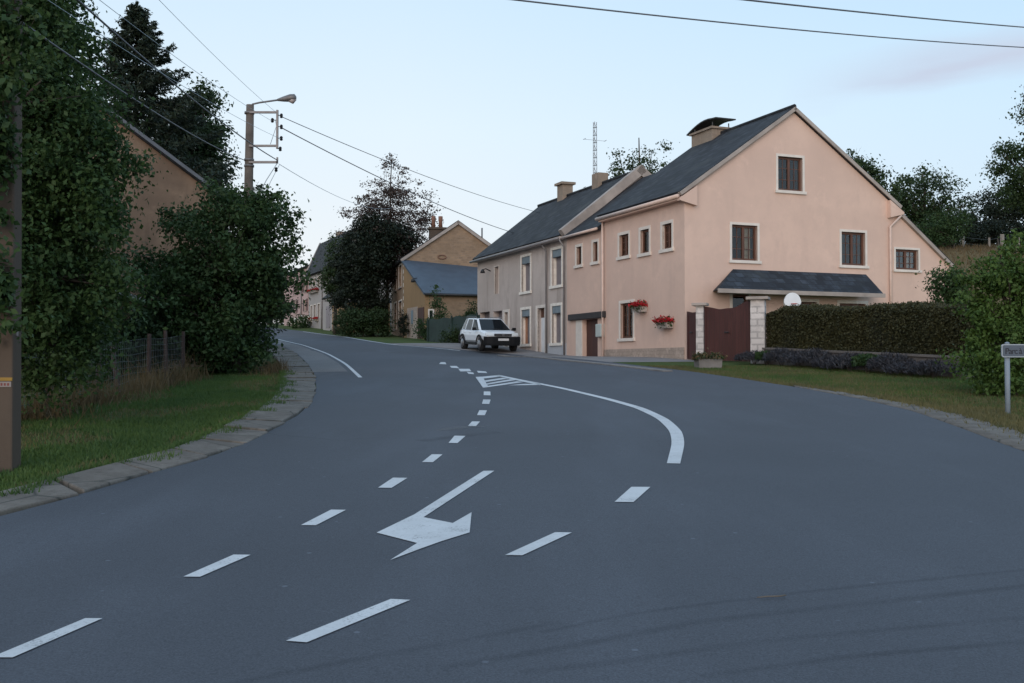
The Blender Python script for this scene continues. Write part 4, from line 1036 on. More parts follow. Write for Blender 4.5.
# low shed roof in front of the barn
a0 = P(128, 294, 29); a1 = P(160, 307, 29); FH = Frame(a1.x, 29, 8)
sd_ = thing('low_shed', 'low dark shed with pale metal roof edge in front of the barn', 'shed', FH.loc, FH.a)
z1_, z0_ = a1.z - FH.loc.z, a0.z - FH.loc.z; wS = (a0 - a1).length; ks = (z0_ - z1_) / wS
mb = MB(); mb.prism([(.0, .25, -.8), (-3.4, .25, -.8), (-3.4, .25, z1_ + 3.4 * ks - .1), (0, .25, z1_ - .1)], (0, 2.6, 0)); mb.build('wall', M['barn'], sd_)
mb = MB(); mb.slab((.15, -.05, z1_), (-3.6, -.05, z1_ + 3.6 * ks), (-3.6, 3, z1_ + 3.6 * ks), (.15, 3, z1_), .08); rf_ = mb.build('roof', M['slate_dark'], sd_)
mb = MB(); mb.slab((.17, -.10, z1_ + .015), (-3.6, -.10, z1_ + 3.6 * ks + .015), (-3.6, -.052, z1_ + 3.6 * ks + .015), (.17, -.052, z1_ + .015), .11); mb.build('roof_edge', M['white_paint'], rf_)

# ------------------------------------------------------------------ gate, pillars, hedge, wall, trough, hoop
def pillar(px, Y, wd, ytop, label):
    b_ = at(px, Y); h = P(px, ytop, Y).z - b_.z; r = thing('gate_pillar', label, 'gate pillar', b_, math.radians(-20), 'pale block gate pillars')
    mb = MB(); mb.box(-wd / 2, wd / 2, -wd / 2, wd / 2, -.4, h); mb.build('shaft', M['block'], r, bevel=.012)
    mb = MB(); c = wd / 2 + .13; mb.box(-c, c, -c, c, h + .002, h + .1); mb.build('cap', M['verge'], r, bevel=.015); return b_, h
p1, h1 = pillar(700.5, 37.0, .27, 306, 'slim pale block gate pillar between the two dark red gates')
p2, h2 = pillar(758.5, 35.2, .47, 300, 'wide pale block gate pillar at the end of the clipped hedge')
def gate(a, bq, tops, name, label, bot=.05):
    d = bq - a; Lq = Vector((d.x, d.y, 0)).length; rot = math.atan2(d.y, d.x); r = thing(name, label, 'gate', (a.x, a.y, a.z), rot)
    sl_ = d.z / Lq; n = len(tops); up_s = np.interp(np.linspace(0, 1, 30), np.linspace(0, 1, n), tops)
    for _ in range(3): up_s[1:-1] = (up_s[:-2] + 2 * up_s[1:-1] + up_s[2:]) / 4
    poly = [(0, 0, bot), (Lq, 0, bot + sl_ * Lq)] + [(Lq * (1 - i / 29), 0, float(up_s[29 - i])) for i in range(30)]
    mb = MB(); mb.prism(poly, (0, .06, 0)); pn = mb.build('panel', M['gate'], r)
    mb = MB()
    for xx in (.03, Lq - .09): mb.box(xx, xx + .06, -.02, -.002, bot + sl_ * xx, float(up_s[0 if xx < .5 else -1]) - .1)
    mb.build('stile', M['gate'], r)
    mb = MB(); mb.tube([(Lq * .5 - .1, -.05, 1.0), (Lq * .5 + .1, -.05, 1.0)], .02, 6); mb.build('handle', M['black_metal'], r)
dv = (p2 - p1).normalized()
g0, g1 = p1 + dv * .17, p2 - dv * .27
zr = lambda py, p: P(512, py, p.y).z - g0.z
gate(g0, g1, [zr(306.5, g0), zr(308, g0), zr(310.2, g0), zr(309.2, g0), zr(307, g1), zr(302, g1), zr(299.5, g1)], 'double_gate', 'wide dark red gate with a wavy top between two pillars')
c0_ = FA.loc + Vector((.12, -.12, 0)); c1_ = p1 - dv * .16
s0 = at(687, 37.75); zr2 = lambda py, p: P(512, py, p.y).z - s0.z
gate(s0, c1_, [zr2(311.5, s0), zr2(313, s0), zr2(312, c1_)], 'side_gate', 'narrow dark red side gate against the pink house corner')

hA, hB = Vector((XY(764, 34.9), 34.9, 0)), Vector((XY(966, 26.2), 26.2, 0)); hd = (hB - hA); hL = hd.length; hr = math.atan2(hd.y, hd.x)
hz = H(hA.x, hA.y); sl_h = (H(hB.x, hB.y) - hz) / hL
# low wall
gw_ = thing('garden_wall', 'low dark stone garden wall with coping under the clipped hedge', 'wall', (hA.x, hA.y, hz), hr)
topa = P(764, 347.5, hA.y).z - hz; topb = P(962, 356.5, hB.y).z - hz
mb = MB(); mb.prism([(0, 0, -.3), (hL, 0, sl_h * hL - .4), (hL, 0, topb - .06), (0, 0, topa - .06)], (0, .28, 0)); mb.build('wall_body', M['gwall'], gw_)
mb = MB(); mb.prism([(-.02, -.06, topa - .058), (hL, -.06, topb - .058), (hL, -.06, topb), (-.02, -.06, topa)], (0, .4, 0)); mb.build('coping', M['gwall'], gw_)
hg_ = thing('hedge', 'long dark clipped hedge above the low stone wall', 'hedge', (hA.x, hA.y, hz), hr)
ta = P(764, 308.5, hA.y).z - hz; tb = P(966, 305, hB.y).z - hz
def hz_top(u): return ta + (tb - ta) * u / hL
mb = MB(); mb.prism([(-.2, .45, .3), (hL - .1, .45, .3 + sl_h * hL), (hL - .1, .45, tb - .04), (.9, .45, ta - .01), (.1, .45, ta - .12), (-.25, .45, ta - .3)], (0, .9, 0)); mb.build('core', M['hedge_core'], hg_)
rs = np.random.RandomState(5); n = 62000
u = rs.uniform(-.4, hL + .1, n); f = rs.rand(n); x = u; yq = np.empty(n); zq = np.empty(n)
tz = ta + (tb - ta) * u / hL; lump = .09 * np.sin(u * 2.1) * np.sin(u * .7 + 1) 
front = f < .62; topm = (f >= .62) & (f < .9); end = f >= .9
yq[:] = .38 + rs.normal(size=n) * .07 + lump; zq[:] = .25 + rs.rand(n) * (tz - .25) + 0
zq += sl_h * u * (1 - np.clip((zq - .25) / (tz - .25), 0, 1))
yq[topm] = .35 + rs.rand(topm.sum()) * 1.05; zq[topm] = (tz + rs.normal(size=n) * .035 + .05 * np.sin(u * 1.3) + .03 * np.sin(u * 4.1))[topm]
edge = np.clip((.55 - yq) / .25, 0, 1); zq[topm] -= (edge[topm]) * .10
x[end] = np.abs(rs.normal(size=end.sum())) * .10 - .42; yq[end] = .35 + rs.rand(end.sum()) * 1.05; zq[end] = .3 + rs.rand(end.sum()) * (ta - .35)
rnd = np.clip(.5 - u / 1.6, 0, 1) ** 1.6; top_hi = zq > ta - .4; zq[top_hi] -= (rnd * .28)[top_hi] * np.clip((zq - ta + .4) / .4, 0, 1)[top_hi]
leaves(np.column_stack([x, yq, zq]), 'foliage', M['hedge'], hg_, .062, 6, .2, None, .6)

# lavender clumps along the wall foot
rs_ = random.Random(9); lav_labels = {0: 'greyish lavender clump beside the wide gate pillar', 10: 'greyish lavender clump nearest the big shrub'}
for k in range(11):
    q = (k + .4) / 11; p = hA.lerp(hB, q); nrm = Vector((-hd.y, hd.x, 0)).normalized(); p = p - nrm * (.5 + .15 * rs_.random()); base = Vector((p.x, p.y, H(p.x, p.y)))
    greenish = k in (1, 7)
    r = thing('lavender', ('small green shrub among the lavender near the gate' if k == 1 else 'small green shrub among the lavender towards the big shrub') if greenish else lav_labels.get(k, 'greyish purple lavender clump at the foot of the garden wall'), 'shrub' if greenish else 'lavender', base, 0, None if greenish else 'lavender clumps along the garden wall')
    if greenish: r.name = 'green_shrub'
    n = 1300; rn = np.random.RandomState(40 + k); th = rn.rand(n) * 6.283; rad = np.sqrt(rn.rand(n)) * (.5 + .2 * rs_.random()) * (.6 if greenish else .9); hgt = (.36 + .34 * rs_.random() - (.1 if greenish else 0)) * (1 - (rad / .75) ** 2) * (.45 + .55 * rn.rand(n)) + .04
    pts_ = np.column_stack([rad * np.cos(th) * 1.25, rad * np.sin(th), hgt]); dr_ = np.column_stack([np.cos(th) * rad * 1.4, np.sin(th) * rad * 1.4, np.ones(n) * .8])
    leaves(pts_, 'foliage', M['leaf_mid'] if greenish else M['lav'], r, .15 if not greenish else .09, 60 + k, 0, None, .16 if not greenish else .6, .1, 0, dr_)
    mb = MB()
    for j in range(5): a = j * 1.26; mb.tube([(0, 0, -.05), (.15 * math.cos(a), .15 * math.sin(a), .3)], [.012, .006], 4)
    mb.build('stem', M['bark'], r)

# stone trough
tb_ = G(708, 367.5); tr = thing('stone_trough', 'stone trough planted with dull flowers in front of the gate', 'planter', tb_, math.radians(8))
hT = P(512, 359, tb_.y).z - tb_.z; wT = 23 / F * tb_.y
mb = MB(); a, c = wT / 2, .24
mb.add([(-a, -c, -.1), (a, -c, -.1), (a, c, -.1), (-a, c, -.1), (-a * 1.06, -c * 1.08, hT), (a * 1.06, -c * 1.08, hT), (a * 1.06, c * 1.08, hT), (-a * 1.06, c * 1.08, hT), (-a * .9, -c * .8, hT), (a * .9, -c * .8, hT), (a * .9, c * .8, hT), (-a * .9, c * .8, hT), (-a * .9, -c * .8, hT - .07), (a * .9, -c * .8, hT - .07), (a * .9, c * .8, hT - .07), (-a * .9, c * .8, hT - .07)],
       [(0, 1, 2, 3), (0, 1, 5, 4), (1, 2, 6, 5), (2, 3, 7, 6), (3, 0, 4, 7), (4, 5, 9, 8), (5, 6, 10, 9), (6, 7, 11, 10), (7, 4, 8, 11), (8, 9, 13, 12), (9, 10, 14, 13), (10, 11, 15, 14), (11, 8, 12, 15), (12, 13, 14, 15)])
mb.build('trough', M['concrete'], tr, bevel=.01)
rn = np.random.RandomState(77); n = 900
leaves(np.column_stack([rn.uniform(-1, 1, n) * a * 1.35, rn.normal(size=n) * .15, hT + np.abs(rn.normal(size=n)) * .09 - .02]), 'plants', M['weed'], tr, .07, 78, .3, None, .7)
leaves(np.column_stack([rn.uniform(-1, 1, 500) * a * 1.3, rn.normal(size=500) * .15, hT + np.abs(rn.normal(size=500)) * .07]), 'foliage', M['leaf_dark'], tr, .07, 79, .3, None, .7)

# basketball hoop behind the hedge
hY = 36.6; hb_ = at(793, hY); hp_ = thing('basketball_hoop', 'white fan shaped basketball backboard on a pole behind the hedge', 'basketball hoop', hb_, math.radians(8))
zc = P(512, 299.5, hY).z - hb_.z; wB = 18 / F * hY / 2; hB_ = 14 / F * hY
mb = MB(); poly = [(-wB * .75, 0, zc - hB_ / 2), (wB * .75, 0, zc - hB_ / 2)]
for k in range(13):
    g = math.pi * k / 12; poly.append((wB * math.cos(g), 0, zc - hB_ * .22 + hB_ * .72 * math.sin(g)))
mb.prism(poly, (0, .03, 0)); mb.build('backboard', M['white_paint'], hp_)
mb = MB()
for k in range(14):
    g0_, g1_ = [2 * math.pi * (k + s) / 14 for s in (0, 1)]; mb.tube([(.11 * math.cos(g0_), -.14 + .11 * math.sin(g0_), zc - hB_ * .32), (.11 * math.cos(g1_), -.14 + .11 * math.sin(g1_), zc - hB_ * .32)], .012, 5)
mb.build('rim', M['red_metal'], hp_)
mb = MB(); mb.tube([(0, .09, -.1), (0, .09, zc)], .04, 8); mb.build('pole', M['black_metal'], hp_, True)

# ------------------------------------------------------------------ car
def build_car():
    base = G(492, 352.6); Yc = base.y + 1.3; Xc = XY(488.2, Yc); th = math.radians(20)
    # local: +x forward (towards viewer and right), y to the car's left
    root = thing('parked_car', 'white compact off-road car with black bumpers parked by the grey house', 'car', (Xc, Yc, H(Xc, Yc) + .05), math.atan2(-math.cos(th), math.sin(th)))
    gr = -.047 * math.cos(th)
    root.rotation_euler = (0, math.atan(.047 * math.cos(th)), root.rotation_euler.z); root.scale = (1.0, 1.0, .96)
    # stations: x, half width, z bottom, z top(belt/hood)
    st = [(-2.12, .70, .55, .98), (-2.05, .82, .42, 1.06), (-1.6, .90, .36, 1.08), (-.5, .91, .34, 1.06), (.75, .91, .34, 1.05), (1.05, .90, .36, 1.045), (1.55, .88, .40, 1.0), (1.88, .84, .46, .945), (2.04, .77, .52, .875), (2.12, .68, .56, .80)]
    mb = MB(); n = 10
    for x, w, zb_, zt_ in st:
        ring = [(-w * .88, zb_), (-w, zb_ + .18), (-w, zb_ + (zt_ - zb_) * .62), (-w * .95, zt_ - .07), (-w * .82, zt_), (w * .82, zt_), (w * .95, zt_ - .07), (w, zb_ + (zt_ - zb_) * .62), (w, zb_ + .18), (w * .88, zb_)]
        mb.v += [(x, y, z) for y, z in ring]
    for i in range(len(st) - 1):
        for k in range(n): mb.f.append((i * n + k, i * n + (k + 1) % n, (i + 1) * n + (k + 1) % n, (i + 1) * n + k))
    mb.f.append(tuple(range(n))); mb.f.append(tuple((len(st) - 1) * n + k for k in range(n)))
    cu = MB()
    for wx in (-1.33, 1.34):
        for s in (-1, 1): cu.lathe((wx, s * .95, .36), [(.41, -.28), (.41, .28)], 20, 'y')
    bd_ = cut(mb, cu, 'body', M['car_white'], root); mdb = bd_.modifiers.new('bevel', 'BEVEL'); mdb.width = .045; mdb.segments = 3; mdb.limit_method = 'ANGLE'; mdb.angle_limit = math.radians(25)
    # greenhouse
    zb_, zr_ = 1.02, 1.60
    lower = [(-2.03, .76), (-1.2, .83), (.2, .83), (1.14, .79)]; upper = [(-1.72, .60), (-1.2, .66), (-.2, .68), (.14, .61)]
    mb = MB(); v = []
    for s in (-1, 1):
        v += [(x, s * w, zb_) for x, w in lower] + [(x, s * w, zr_ + (.03 if 0 < i < 3 else 0)) for i, (x, w) in enumerate(upper)]
    fs = []
    for o_ in (0, 8):
        for i in range(3): fs.append((o_ + i, o_ + i + 1, o_ + 4 + i + 1, o_ + 4 + i))
    for i in range(3): fs.append((4 + i, 5 + i, 13 + i, 12 + i))
    fs += [(0, 4, 12, 8), (3, 11, 15, 7), (0, 8, 9, 1), (1, 9, 10, 2), (2, 10, 11, 3)]
    mb.add(v, fs); mb.build('cabin', M['car_white'], root, bevel=.05)
    def panel(p, off, name, mat=M['car_glass'], inset=.07):
        q = [Vector(a) for a in p]; c = sum(q, Vector()) / len(q); nn = (q[1] - q[0]).cross(q[2] - q[0]).normalized()
        if nn.dot(c - Vector((-.4, 0, 1.2))) < 0: nn = -nn
        q = [a + (c - a).normalized() * inset + nn * off for a in q]; b_ = MB(); b_.prism(q, -nn * .02); return b_.build(name, mat, root)
    panel([(1.14, -.79, zb_), (1.14, .79, zb_), (.14, .61, zr_), (.14, -.61, zr_)], .012, 'windscreen')
    panel([(-2.03, -.76, zb_), (-2.03, .76, zb_), (-1.72, .6, zr_), (-1.72, -.6, zr_)], .012, 'rear_window')
    for s in (-1, 1):
        L = lambda x: Vector((x, s * np.interp(x, [l[0] for l in lower], [l[1] for l in lower]), zb_))
        U = lambda x: Vector((x, s * np.interp(x, [l[0] for l in upper], [l[1] for l in upper]), zr_))
        for a, b_, c, d in ((-.10, .92, .12, -.18), (-1.12, -.16, -.24, -1.05), (-1.82, -1.22, -1.14, -1.60)):
            panel([L(a), L(b_), U(c), U(d)], .014, 'side_window', M['car_glass'], .06)
        b_ = MB(); b_.tube([(-1.6, s * .62, zr_ + .015), (-1.5, s * .62, zr_ + .08), (.0, s * .63, zr_ + .09), (.12, s * .63, zr_ + .02)], .02, 6); b_.build('roof_rail', M['steel'], root, True)
        b_ = MB(); b_.box(.78, .92, s * .93, s * 1.10, 1.02, 1.17); b_.box(.82, .88, s * .86, s * .935, 1.04, 1.08); b_.build('mirror', M['car_black'], root, bevel=.03)
        b_ = MB(); b_.prism([(2.03, s * .80, .80), (2.12, s * .66, .78), (2.13, s * .46, .78), (2.06, s * .44, .91), (1.97, s * .62, .945), (1.9, s * .83, .93)], (.035, 0, 0)); b_.build('headlight', M['lens'], root, bevel=.012)
        for xx in (-.12, -1.0):
            b_ = MB(); b_.box(xx - .1, xx + .1, s * .90, s * .935, .89, .93); b_.build('door_handle', M['car_white'], root)
        b_ = MB(); b_.box(-.95, .9, s * .88, s * .925, .30, .43); b_.build('sill_trim', M['car_black'], root, bevel=.02)
        for wx in (-1.33, 1.34):
            wq = MB(); wq.lathe((wx, s * .80, .345), [(.25, -.11), (.335, -.10), (.345, 0), (.335, .10), (.25, .11)], 24, 'y'); wo = wq.build('wheel', M['tyre'], root, True)
            rm = MB(); rm.lathe((wx, s * .905, .345), [(.22, -.03), (.22, .01), (.12, .018), (.05, .03)], 16, 'y'); rm.build('rim', M['rim'], wo, True)
            ar = MB()
            for k in range(13):
                g0_, g1_ = math.pi * (k / 13), math.pi * ((k + 1) / 13)
                ar.prism([(wx + .40 * math.cos(g0_), s * .915, .36 + .40 * math.sin(g0_)), (wx + .47 * math.cos(g0_), s * .915, .36 + .47 * math.sin(g0_)), (wx + .47 * math.cos(g1_), s * .915, .36 + .47 * math.sin(g1_)), (wx + .40 * math.cos(g1_), s * .915, .36 + .40 * math.sin(g1_))], (0, s * .025, 0))
            ar.build('wheel_arch', M['car_black'], root)
        b_ = MB(); b_.box(-2.12, -2.06, s * .62, s * .80, .72, 1.02); b_.build('tail_light', M['gate'], root, bevel=.02)
    # bumpers, grille, plate
    def bumper(x0, sg, name):
        b_ = MB(); pr_ = [(0, .92), (.06, .915), (.16, .80), (.21, .55), (.215, 0)]
        ring = [(x0 + sg * a, y) for a, y in pr_] + [(x0 + sg * a, -y) for a, y in pr_[-2::-1]]
        v = []; m_ = len(ring)
        for z, k in ((.30, .96), (.42, 1.02), (.62, 1.02), (.74, .99)):
            v += [(x0 + (x - x0) * k, y * (.99 if z != .30 else .96), z) for x, y in ring]
        fs = [(j * m_ + i, j * m_ + i + 1, (j + 1) * m_ + i + 1, (j + 1) * m_ + i) for j in range(3) for i in range(m_ - 1)] + [tuple(range(m_)), tuple(range(3 * m_, 4 * m_))]
        fs += [(j * m_, (j + 1) * m_, (j + 1) * m_ + m_ - 1, j * m_ + m_ - 1) for j in range(3)]
        b_.add(v, fs); return b_.build(name, M['car_black'], root, bevel=.015)
    bumper(1.98, 1, 'front_bumper'); bumper(-1.98, -1, 'rear_bumper')
    b_ = MB(); b_.box(2.10, 2.165, -.43, .43, .755, .885); gq = b_.build('grille', M['car_black'], root, bevel=.02)
    b_ = MB(); b_.box(2.166, 2.18, -.07, .07, .79, .86); b_.build('badge', M['rim'], gq)
    for s in (-1, 1):
        for z in (.79, .84):
            b_ = MB(); b_.box(2.166, 2.174, s * .09, s * .40, z, z + .015); b_.build('grille_bar', M['rim'], gq)
    b_ = MB(); b_.box(2.215, 2.226, -.26, .26, .54, .65); b_.build('number_plate', M['plate'], root)
    for s in (-1, 1):
        b_ = MB(); b_.tube([(1.12, s * .1 + .3, 1.06), (.95, s * .1 - .25, 1.13)], .012, 5); b_.build('wiper', M['car_black'], root)
build_car()

# ------------------------------------------------------------------ poles, lamp, cables
PY = 31.0; pb = at(248, PY); lp = thing('utility_pole', 'tall wooden utility pole with street lamp rising from the roadside bush', 'utility pole', pb)
def pz(py): return P(248, py, PY).z - pb.z
def pxr(px): return XY(px, PY) - pb.x
top = pz(105)
mb = MB(); mb.tube([(-.06, 0, -.4), (-.03, 0, top * .5), (.02, 0, top)], [.165, .145, .115], 12); mb.build('pole', M['pole_wood'], lp, True)
mb = MB(); mb.tube([(0, 0, top - .1), (.1, -.02, top + .02), (pxr(258), -.04, pz(103)), (pxr(279), -.1, pz(100.6))], .028, 8); arm = mb.build('lamp_arm', M['steel'], lp, True)
L0, L1 = Vector((pxr(277), -.1, pz(100.8))), Vector((pxr(296), -.16, pz(98.6)))
mb = MB(); mb.tube([L0, L0.lerp(L1, .3), L0.lerp(L1, .7), L1.lerp(L0, .06), L1], [.035, .075, .115, .10, .04], 10); mb.build('lamp_head', M['steel'], arm, True)
mb = MB(); mb.tube([L0.lerp(L1, .55) - Vector((0, 0, .05)), L0.lerp(L1, .8) - Vector((0, 0, .09)), L0.lerp(L1, .97) - Vector((0, 0, .04))], [.04, .095, .05], 10); mb.build('lamp_bowl', M['lamp_glass'], arm, True)
for (y0, y1) in ((112.4, 113.2), (146.2, 146.6)):
    mb = MB(); mb.box(.02, pxr(277.5), -.14, -.08, pz(y1) - .03, pz(y1) + .03); mb.build('cross_arm', M['steel'], lp)
mb = MB(); mb.box(pxr(276), pxr(277.9), -.15, -.07, pz(149.5), pz(111)); mb.build('cross_arm', M['steel'], lp)
mb = MB(); mb.box(.02, pxr(277.5), -.14, -.08, pz(164), pz(161.8)); mb.box(pxr(276.4), pxr(277.8), -.14, -.07, pz(164), pz(158)); mb.build('cross_arm', M['steel'], lp)
for px_, py_ in ((281, 116.5), (272, 121), (281, 127.5), (281, 139), (280, 149.5), (276, 170)):
    mb = MB(); mb.lathe((pxr(px_), -.11, pz(py_) - .07), [(.03, 0), (.05, .03), (.035, .06), (.05, .09), (.025, .13)], 8); mb.tube([(pxr(276.8 if py_ < 155 else 277), -.11, pz(py_)), (pxr(px_), -.11, pz(py_))], .012, 5); mb.build('insulator', M['car_black'], lp, True)
mb = MB(); mb.tube([(pxr(275), -.11, pz(121)), (pxr(276), -.11, pz(127)), (pxr(270), -.1, pz(145))], .008, 4); mb.tube([(pxr(277), -.11, pz(164)), (pxr(266), -.1, pz(181)), (pxr(256), -.05, pz(200))], .012, 4); mb.tube([(pxr(279), -.11, pz(166)), (pxr(270), -.1, pz(183)), (pxr(262), -.05, pz(205))], .009, 4); mb.build('drop_wire', M['cable_thin'], lp, True)
mb = MB()
for py_ in (160, 166, 113): mb.tube([(0, 0, pz(py_) - .03), (0, 0, pz(py_) + .03)], .15, 12)
mb.build('clamp', M['steel'], lp, True)

CYY = 10.9; cb_ = G(6, 464); cpole = thing('concrete_pole', 'square concrete electricity pole at the left edge, half buried in leaves', 'utility pole', (XY(22, CYY) - .21, CYY, H(-5, CYY)), math.radians(4))
mb = MB(); mb.add([(-.165, -.125, -.3), (.165, -.125, -.3), (.165, .125, -.3), (-.165, .125, -.3), (-.12, -.09, 8.5), (.12, -.09, 8.5), (.12, .09, 8.5), (-.12, .09, 8.5)], [(3, 2, 1, 0), (4, 5, 6, 7), (0, 1, 5, 4), (1, 2, 6, 5), (2, 3, 7, 6), (3, 0, 4, 7)])
shaft = mb.build('shaft', M['pole_conc'], cpole, bevel=.02)
zt1 = P(5, 378.5, CYY).z - H(-5, CYY)
mb = MB(); mb.box(-.155, .155, -.130, -.112, zt1 - .022, zt1 + .012); mb.build('yellow_band', M['yellow'], cpole)
mb = MB(); mb.box(-.12, .145, -.128, -.112, zt1 - .085, zt1 - .03); tg = mb.build('number_plate', M['tag'], cpole)
mb = MB()
for k in range(7): mb.box(-.09 + k * .033, -.09 + k * .033 + .018, -.1305, -.1285, zt1 - .072, zt1 - .045)
mb.build('plate_marks', M['tag_red'], tg)
zt2_ = P(20, 333, CYY).z - H(-5, CYY); mb = MB(); mb.box(.148, .166, -.05, .0, zt2_ - .03, zt2_ + .03); mb.build('tag', M['tag'], cpole)

def cable(label, a, bq, sag, r, mat='cable', group=None, name='overhead_cable', n=24):
    pts = []
    for k in range(n + 1):
        q = k / n; p = a.lerp(bq, q); p.z -= sag * 4 * q * (1 - q); pts.append(p - a)
    mb = MB(); mb.tube(pts, r, 5); o = mb.build(name, M[mat], None, True); o.location = a
    return tag(o, label, 'cable', group)
cp_ = lambda py: P(10, py, CYY + .1)
pl_ = lambda px, py: P(px, py, PY - .11)
cable('thick overhead cable from the lamp pole arm up into the left tree', cp_(-62), pl_(277, 160), .18, .015)
cable('lower thick overhead cable from the lamp pole to the concrete pole', cp_(14), pl_(244, 160), .15, .013)
cable('thin wire from the lamp pole top towards the upper left', cp_(-70), pl_(272, 121), .12, .0045, 'cable_thin')
cable('thinnest high wire from the lamp pole passing right of the conifer', P(100, -62, 14), pl_(281, 116.5), .1, .0045, 'cable_thin')
cable('thin wire crossing the sky beside the dark conifer to the lower insulator', cp_(-25), pl_(281, 139), .12, .0045, 'cable_thin')
cable('upper service wire from the lamp pole to the grey roof ridge', pl_(281, 116.5), P(541, 213, 58), .25, .012)
cable('lower service wire from the lamp pole to the grey house eave', pl_(281, 127.5), P(514, 233, 57.5), .25, .016)
cable('faint slack wire from the lamp pole bracket past the copper beech', pl_(279, 164), P(392, 208, 78), .5, .009, 'cable_thin')
cable('upper of two cables crossing the sky at the top right', P(640, -12, 13), P(1090, 32, 26), .05, .014)
cable('lower of two cables crossing the sky at the top right', P(380, -16, 12), P(1090, 50.5, 26), .12, .012)

# ------------------------------------------------------------------ direction sign
sgY = 16.9; sb = at(1008.4, sgY); sg = thing('direction_sign', 'small grey direction sign on a low post, lettered Parc à Conteneurs', 'sign', sb, math.radians(-4))
zt_s = P(512, 345, sgY).z - sb.z; z0s, z1s = P(512, 357.3, sgY).z - sb.z, P(512, 344.2, sgY).z - sb.z
mb = MB(); mb.tube([(0, .045, -.2), (0, .045, zt_s + .02)], .04, 14); mb.lathe((0, .045, zt_s + .02), [(.042, 0), (.035, .02), (.012, .03)], 12); mb.build('post', M['sign_post'], sg, True)
x0s = XY(1001.3, sgY) - sb.x; x1s = x0s + 1.05
def rrect(x0, x1, z0, z1, r, y):
    pts = []
    for cx_, cz_, a0 in ((x1 - r, z1 - r, 0), (x0 + r, z1 - r, 90), (x0 + r, z0 + r, 180), (x1 - r, z0 + r, 270)):
        for k in range(5): g = math.radians(a0 + 22.5 * k); pts.append((cx_ + r * math.cos(g), y, cz_ + r * math.sin(g)))
    return pts
mb = MB(); mb.prism(rrect(x0s, x1s, z0s, z1s, .035, 0), (0, -.03, 0)); pn = mb.build('panel', M['sign_edge'], sg)
mb = MB(); mb.prism(rrect(x0s + .016, x1s - .016, z0s + .016, z1s - .016, .025, -.0302), (0, -.002, 0)); mb.build('face', M['sign_face'], pn)
tx = bpy.data.curves.new('lettering', 'FONT'); tx.body = 'Parc à Conteneurs'; tx.size = .135; tx.extrude = .001; tx.offset = .0015; tx.space_character = .82
to = bpy.data.objects.new('tmp_t', tx); COL.objects.link(to); dg = bpy.context.evaluated_depsgraph_get(); dg.update()
tme = bpy.data.meshes.new_from_object(to.evaluated_get(dg)); bpy.data.objects.remove(to); tme.materials.clear(); tme.materials.append(M['sign_text'])
lo_ = link('lettering', tme, pn); lo_.rotation_euler = (math.pi / 2, 0, 0); lo_.location = (x0s + .05, -.0345, z0s + .055)

# twig on the road
tw = G(772, 599); mb = MB(); mb.tube([(-.085, -.01, .045), (-.03, .0, .048), (.04, .012, .047), (.085, .022, .05)], [.003, .0045, .0045, .003], 6); mb.tube([(.05, .012, .047), (.082, .04, .05)], [.004, .003], 5)
o = mb.build('twig', M['twig'], None, True); o.location = tw; tag(o, 'short dry brown twig lying on the empty asphalt', 'twig')

# ------------------------------------------------------------------ fences
f0, f1 = Vector((-7.3, 14.5, 0)), Vector((-8.3, 26.5, 0)); fd = f1 - f0; fl = thing('wire_fence', 'rusty wire mesh fence with leaning posts at the back of the left verge', 'fence', (f0.x, f0.y, H(f0.x, f0.y)))
def fz(q): p = f0.lerp(f1, q); return H(p.x, p.y) - H(f0.x, f0.y)
for k, (q, lean, hh_) in enumerate(((0, .0, 1.1), (.2, .05, 1.15), (.42, .04, 1.25), (.55, -.14, 1.05), (.72, .02, 1.2), (.86, -.03, 1.25), (1, 0, 1.2))):
    p = fd * q; mb = MB(); mb.tube([(p.x, p.y, fz(q) - .3), (p.x + lean, p.y + lean, fz(q) + hh_)], [.055, .045], 7); mb.build('post', M['post'], fl)
mb = MB()
for k in range(8):
    z = .1 + k * .14; mb.tube([(fd.x * q, fd.y * q, fz(q) + z + .02 * math.sin(q * 20 + k)) for q in np.linspace(0, 1, 14)], .004, 4)
for k in range(80):
    q = k / 79; mb.tube([(fd.x * q, fd.y * q, fz(q) + .08), (fd.x * q, fd.y * q, fz(q) + 1.08)], .003, 4)
mb.build('wire_mesh', M['mesh'], fl)
# hill fence posts
hf = thing('hill_fence', 'row of pale pasture posts on the dry hilltop', 'fence', (0, 0, 0))
prev = None
tops_ = []
for px_ in (946, 951, 955.5, 963.5, 990.5, 1003.5, 1020):
    Yp = 78; x = XY(px_, Yp); z = H(x, Yp); mb = MB(); hh_ = .85 if px_ not in (963.5, 1003.5) else 1.1
    mb.tube([(x, Yp, z - .3), (x, Yp, z + hh_)], [.16, .15] if hh_ > 1 else [.09, .08], 7); mb.build('post', M['post_pale'], hf); tops_.append((x, Yp, z + hh_ * .8))
mb = MB(); mb.tube(tops_, .012, 4); mb.tube([(a, bq, c - .45) for a, bq, c in tops_], .012, 4); mb.build('wire', M['mesh'], hf)
# green board fence between the shed and the grey house
ga, gb = G(428, 341), G(479, 344.5); gd = gb - ga
bf = thing('board_fence', 'dark green board fence between stone shed and grey house', 'fence', ga, math.atan2(gd.y, gd.x)); gL = Vector((gd.x, gd.y, 0)).length
hgt = P(512, 320, ga.y).z - ga.z
mb = MB(); k = 0; xq = 0
while xq < gL: mb.box(xq, xq + .19, 0, .03, -.3, hgt + .04 * math.sin(xq * 3)); xq += .2
mb.build('boards', M['tarp'], bf)
for q in (.0, .5, .97):
    mb = MB(); mb.box(gL * q, gL * q + .1, -.08, -.003, -.3, hgt + .1); mb.build('post', M['tarp'], bf)

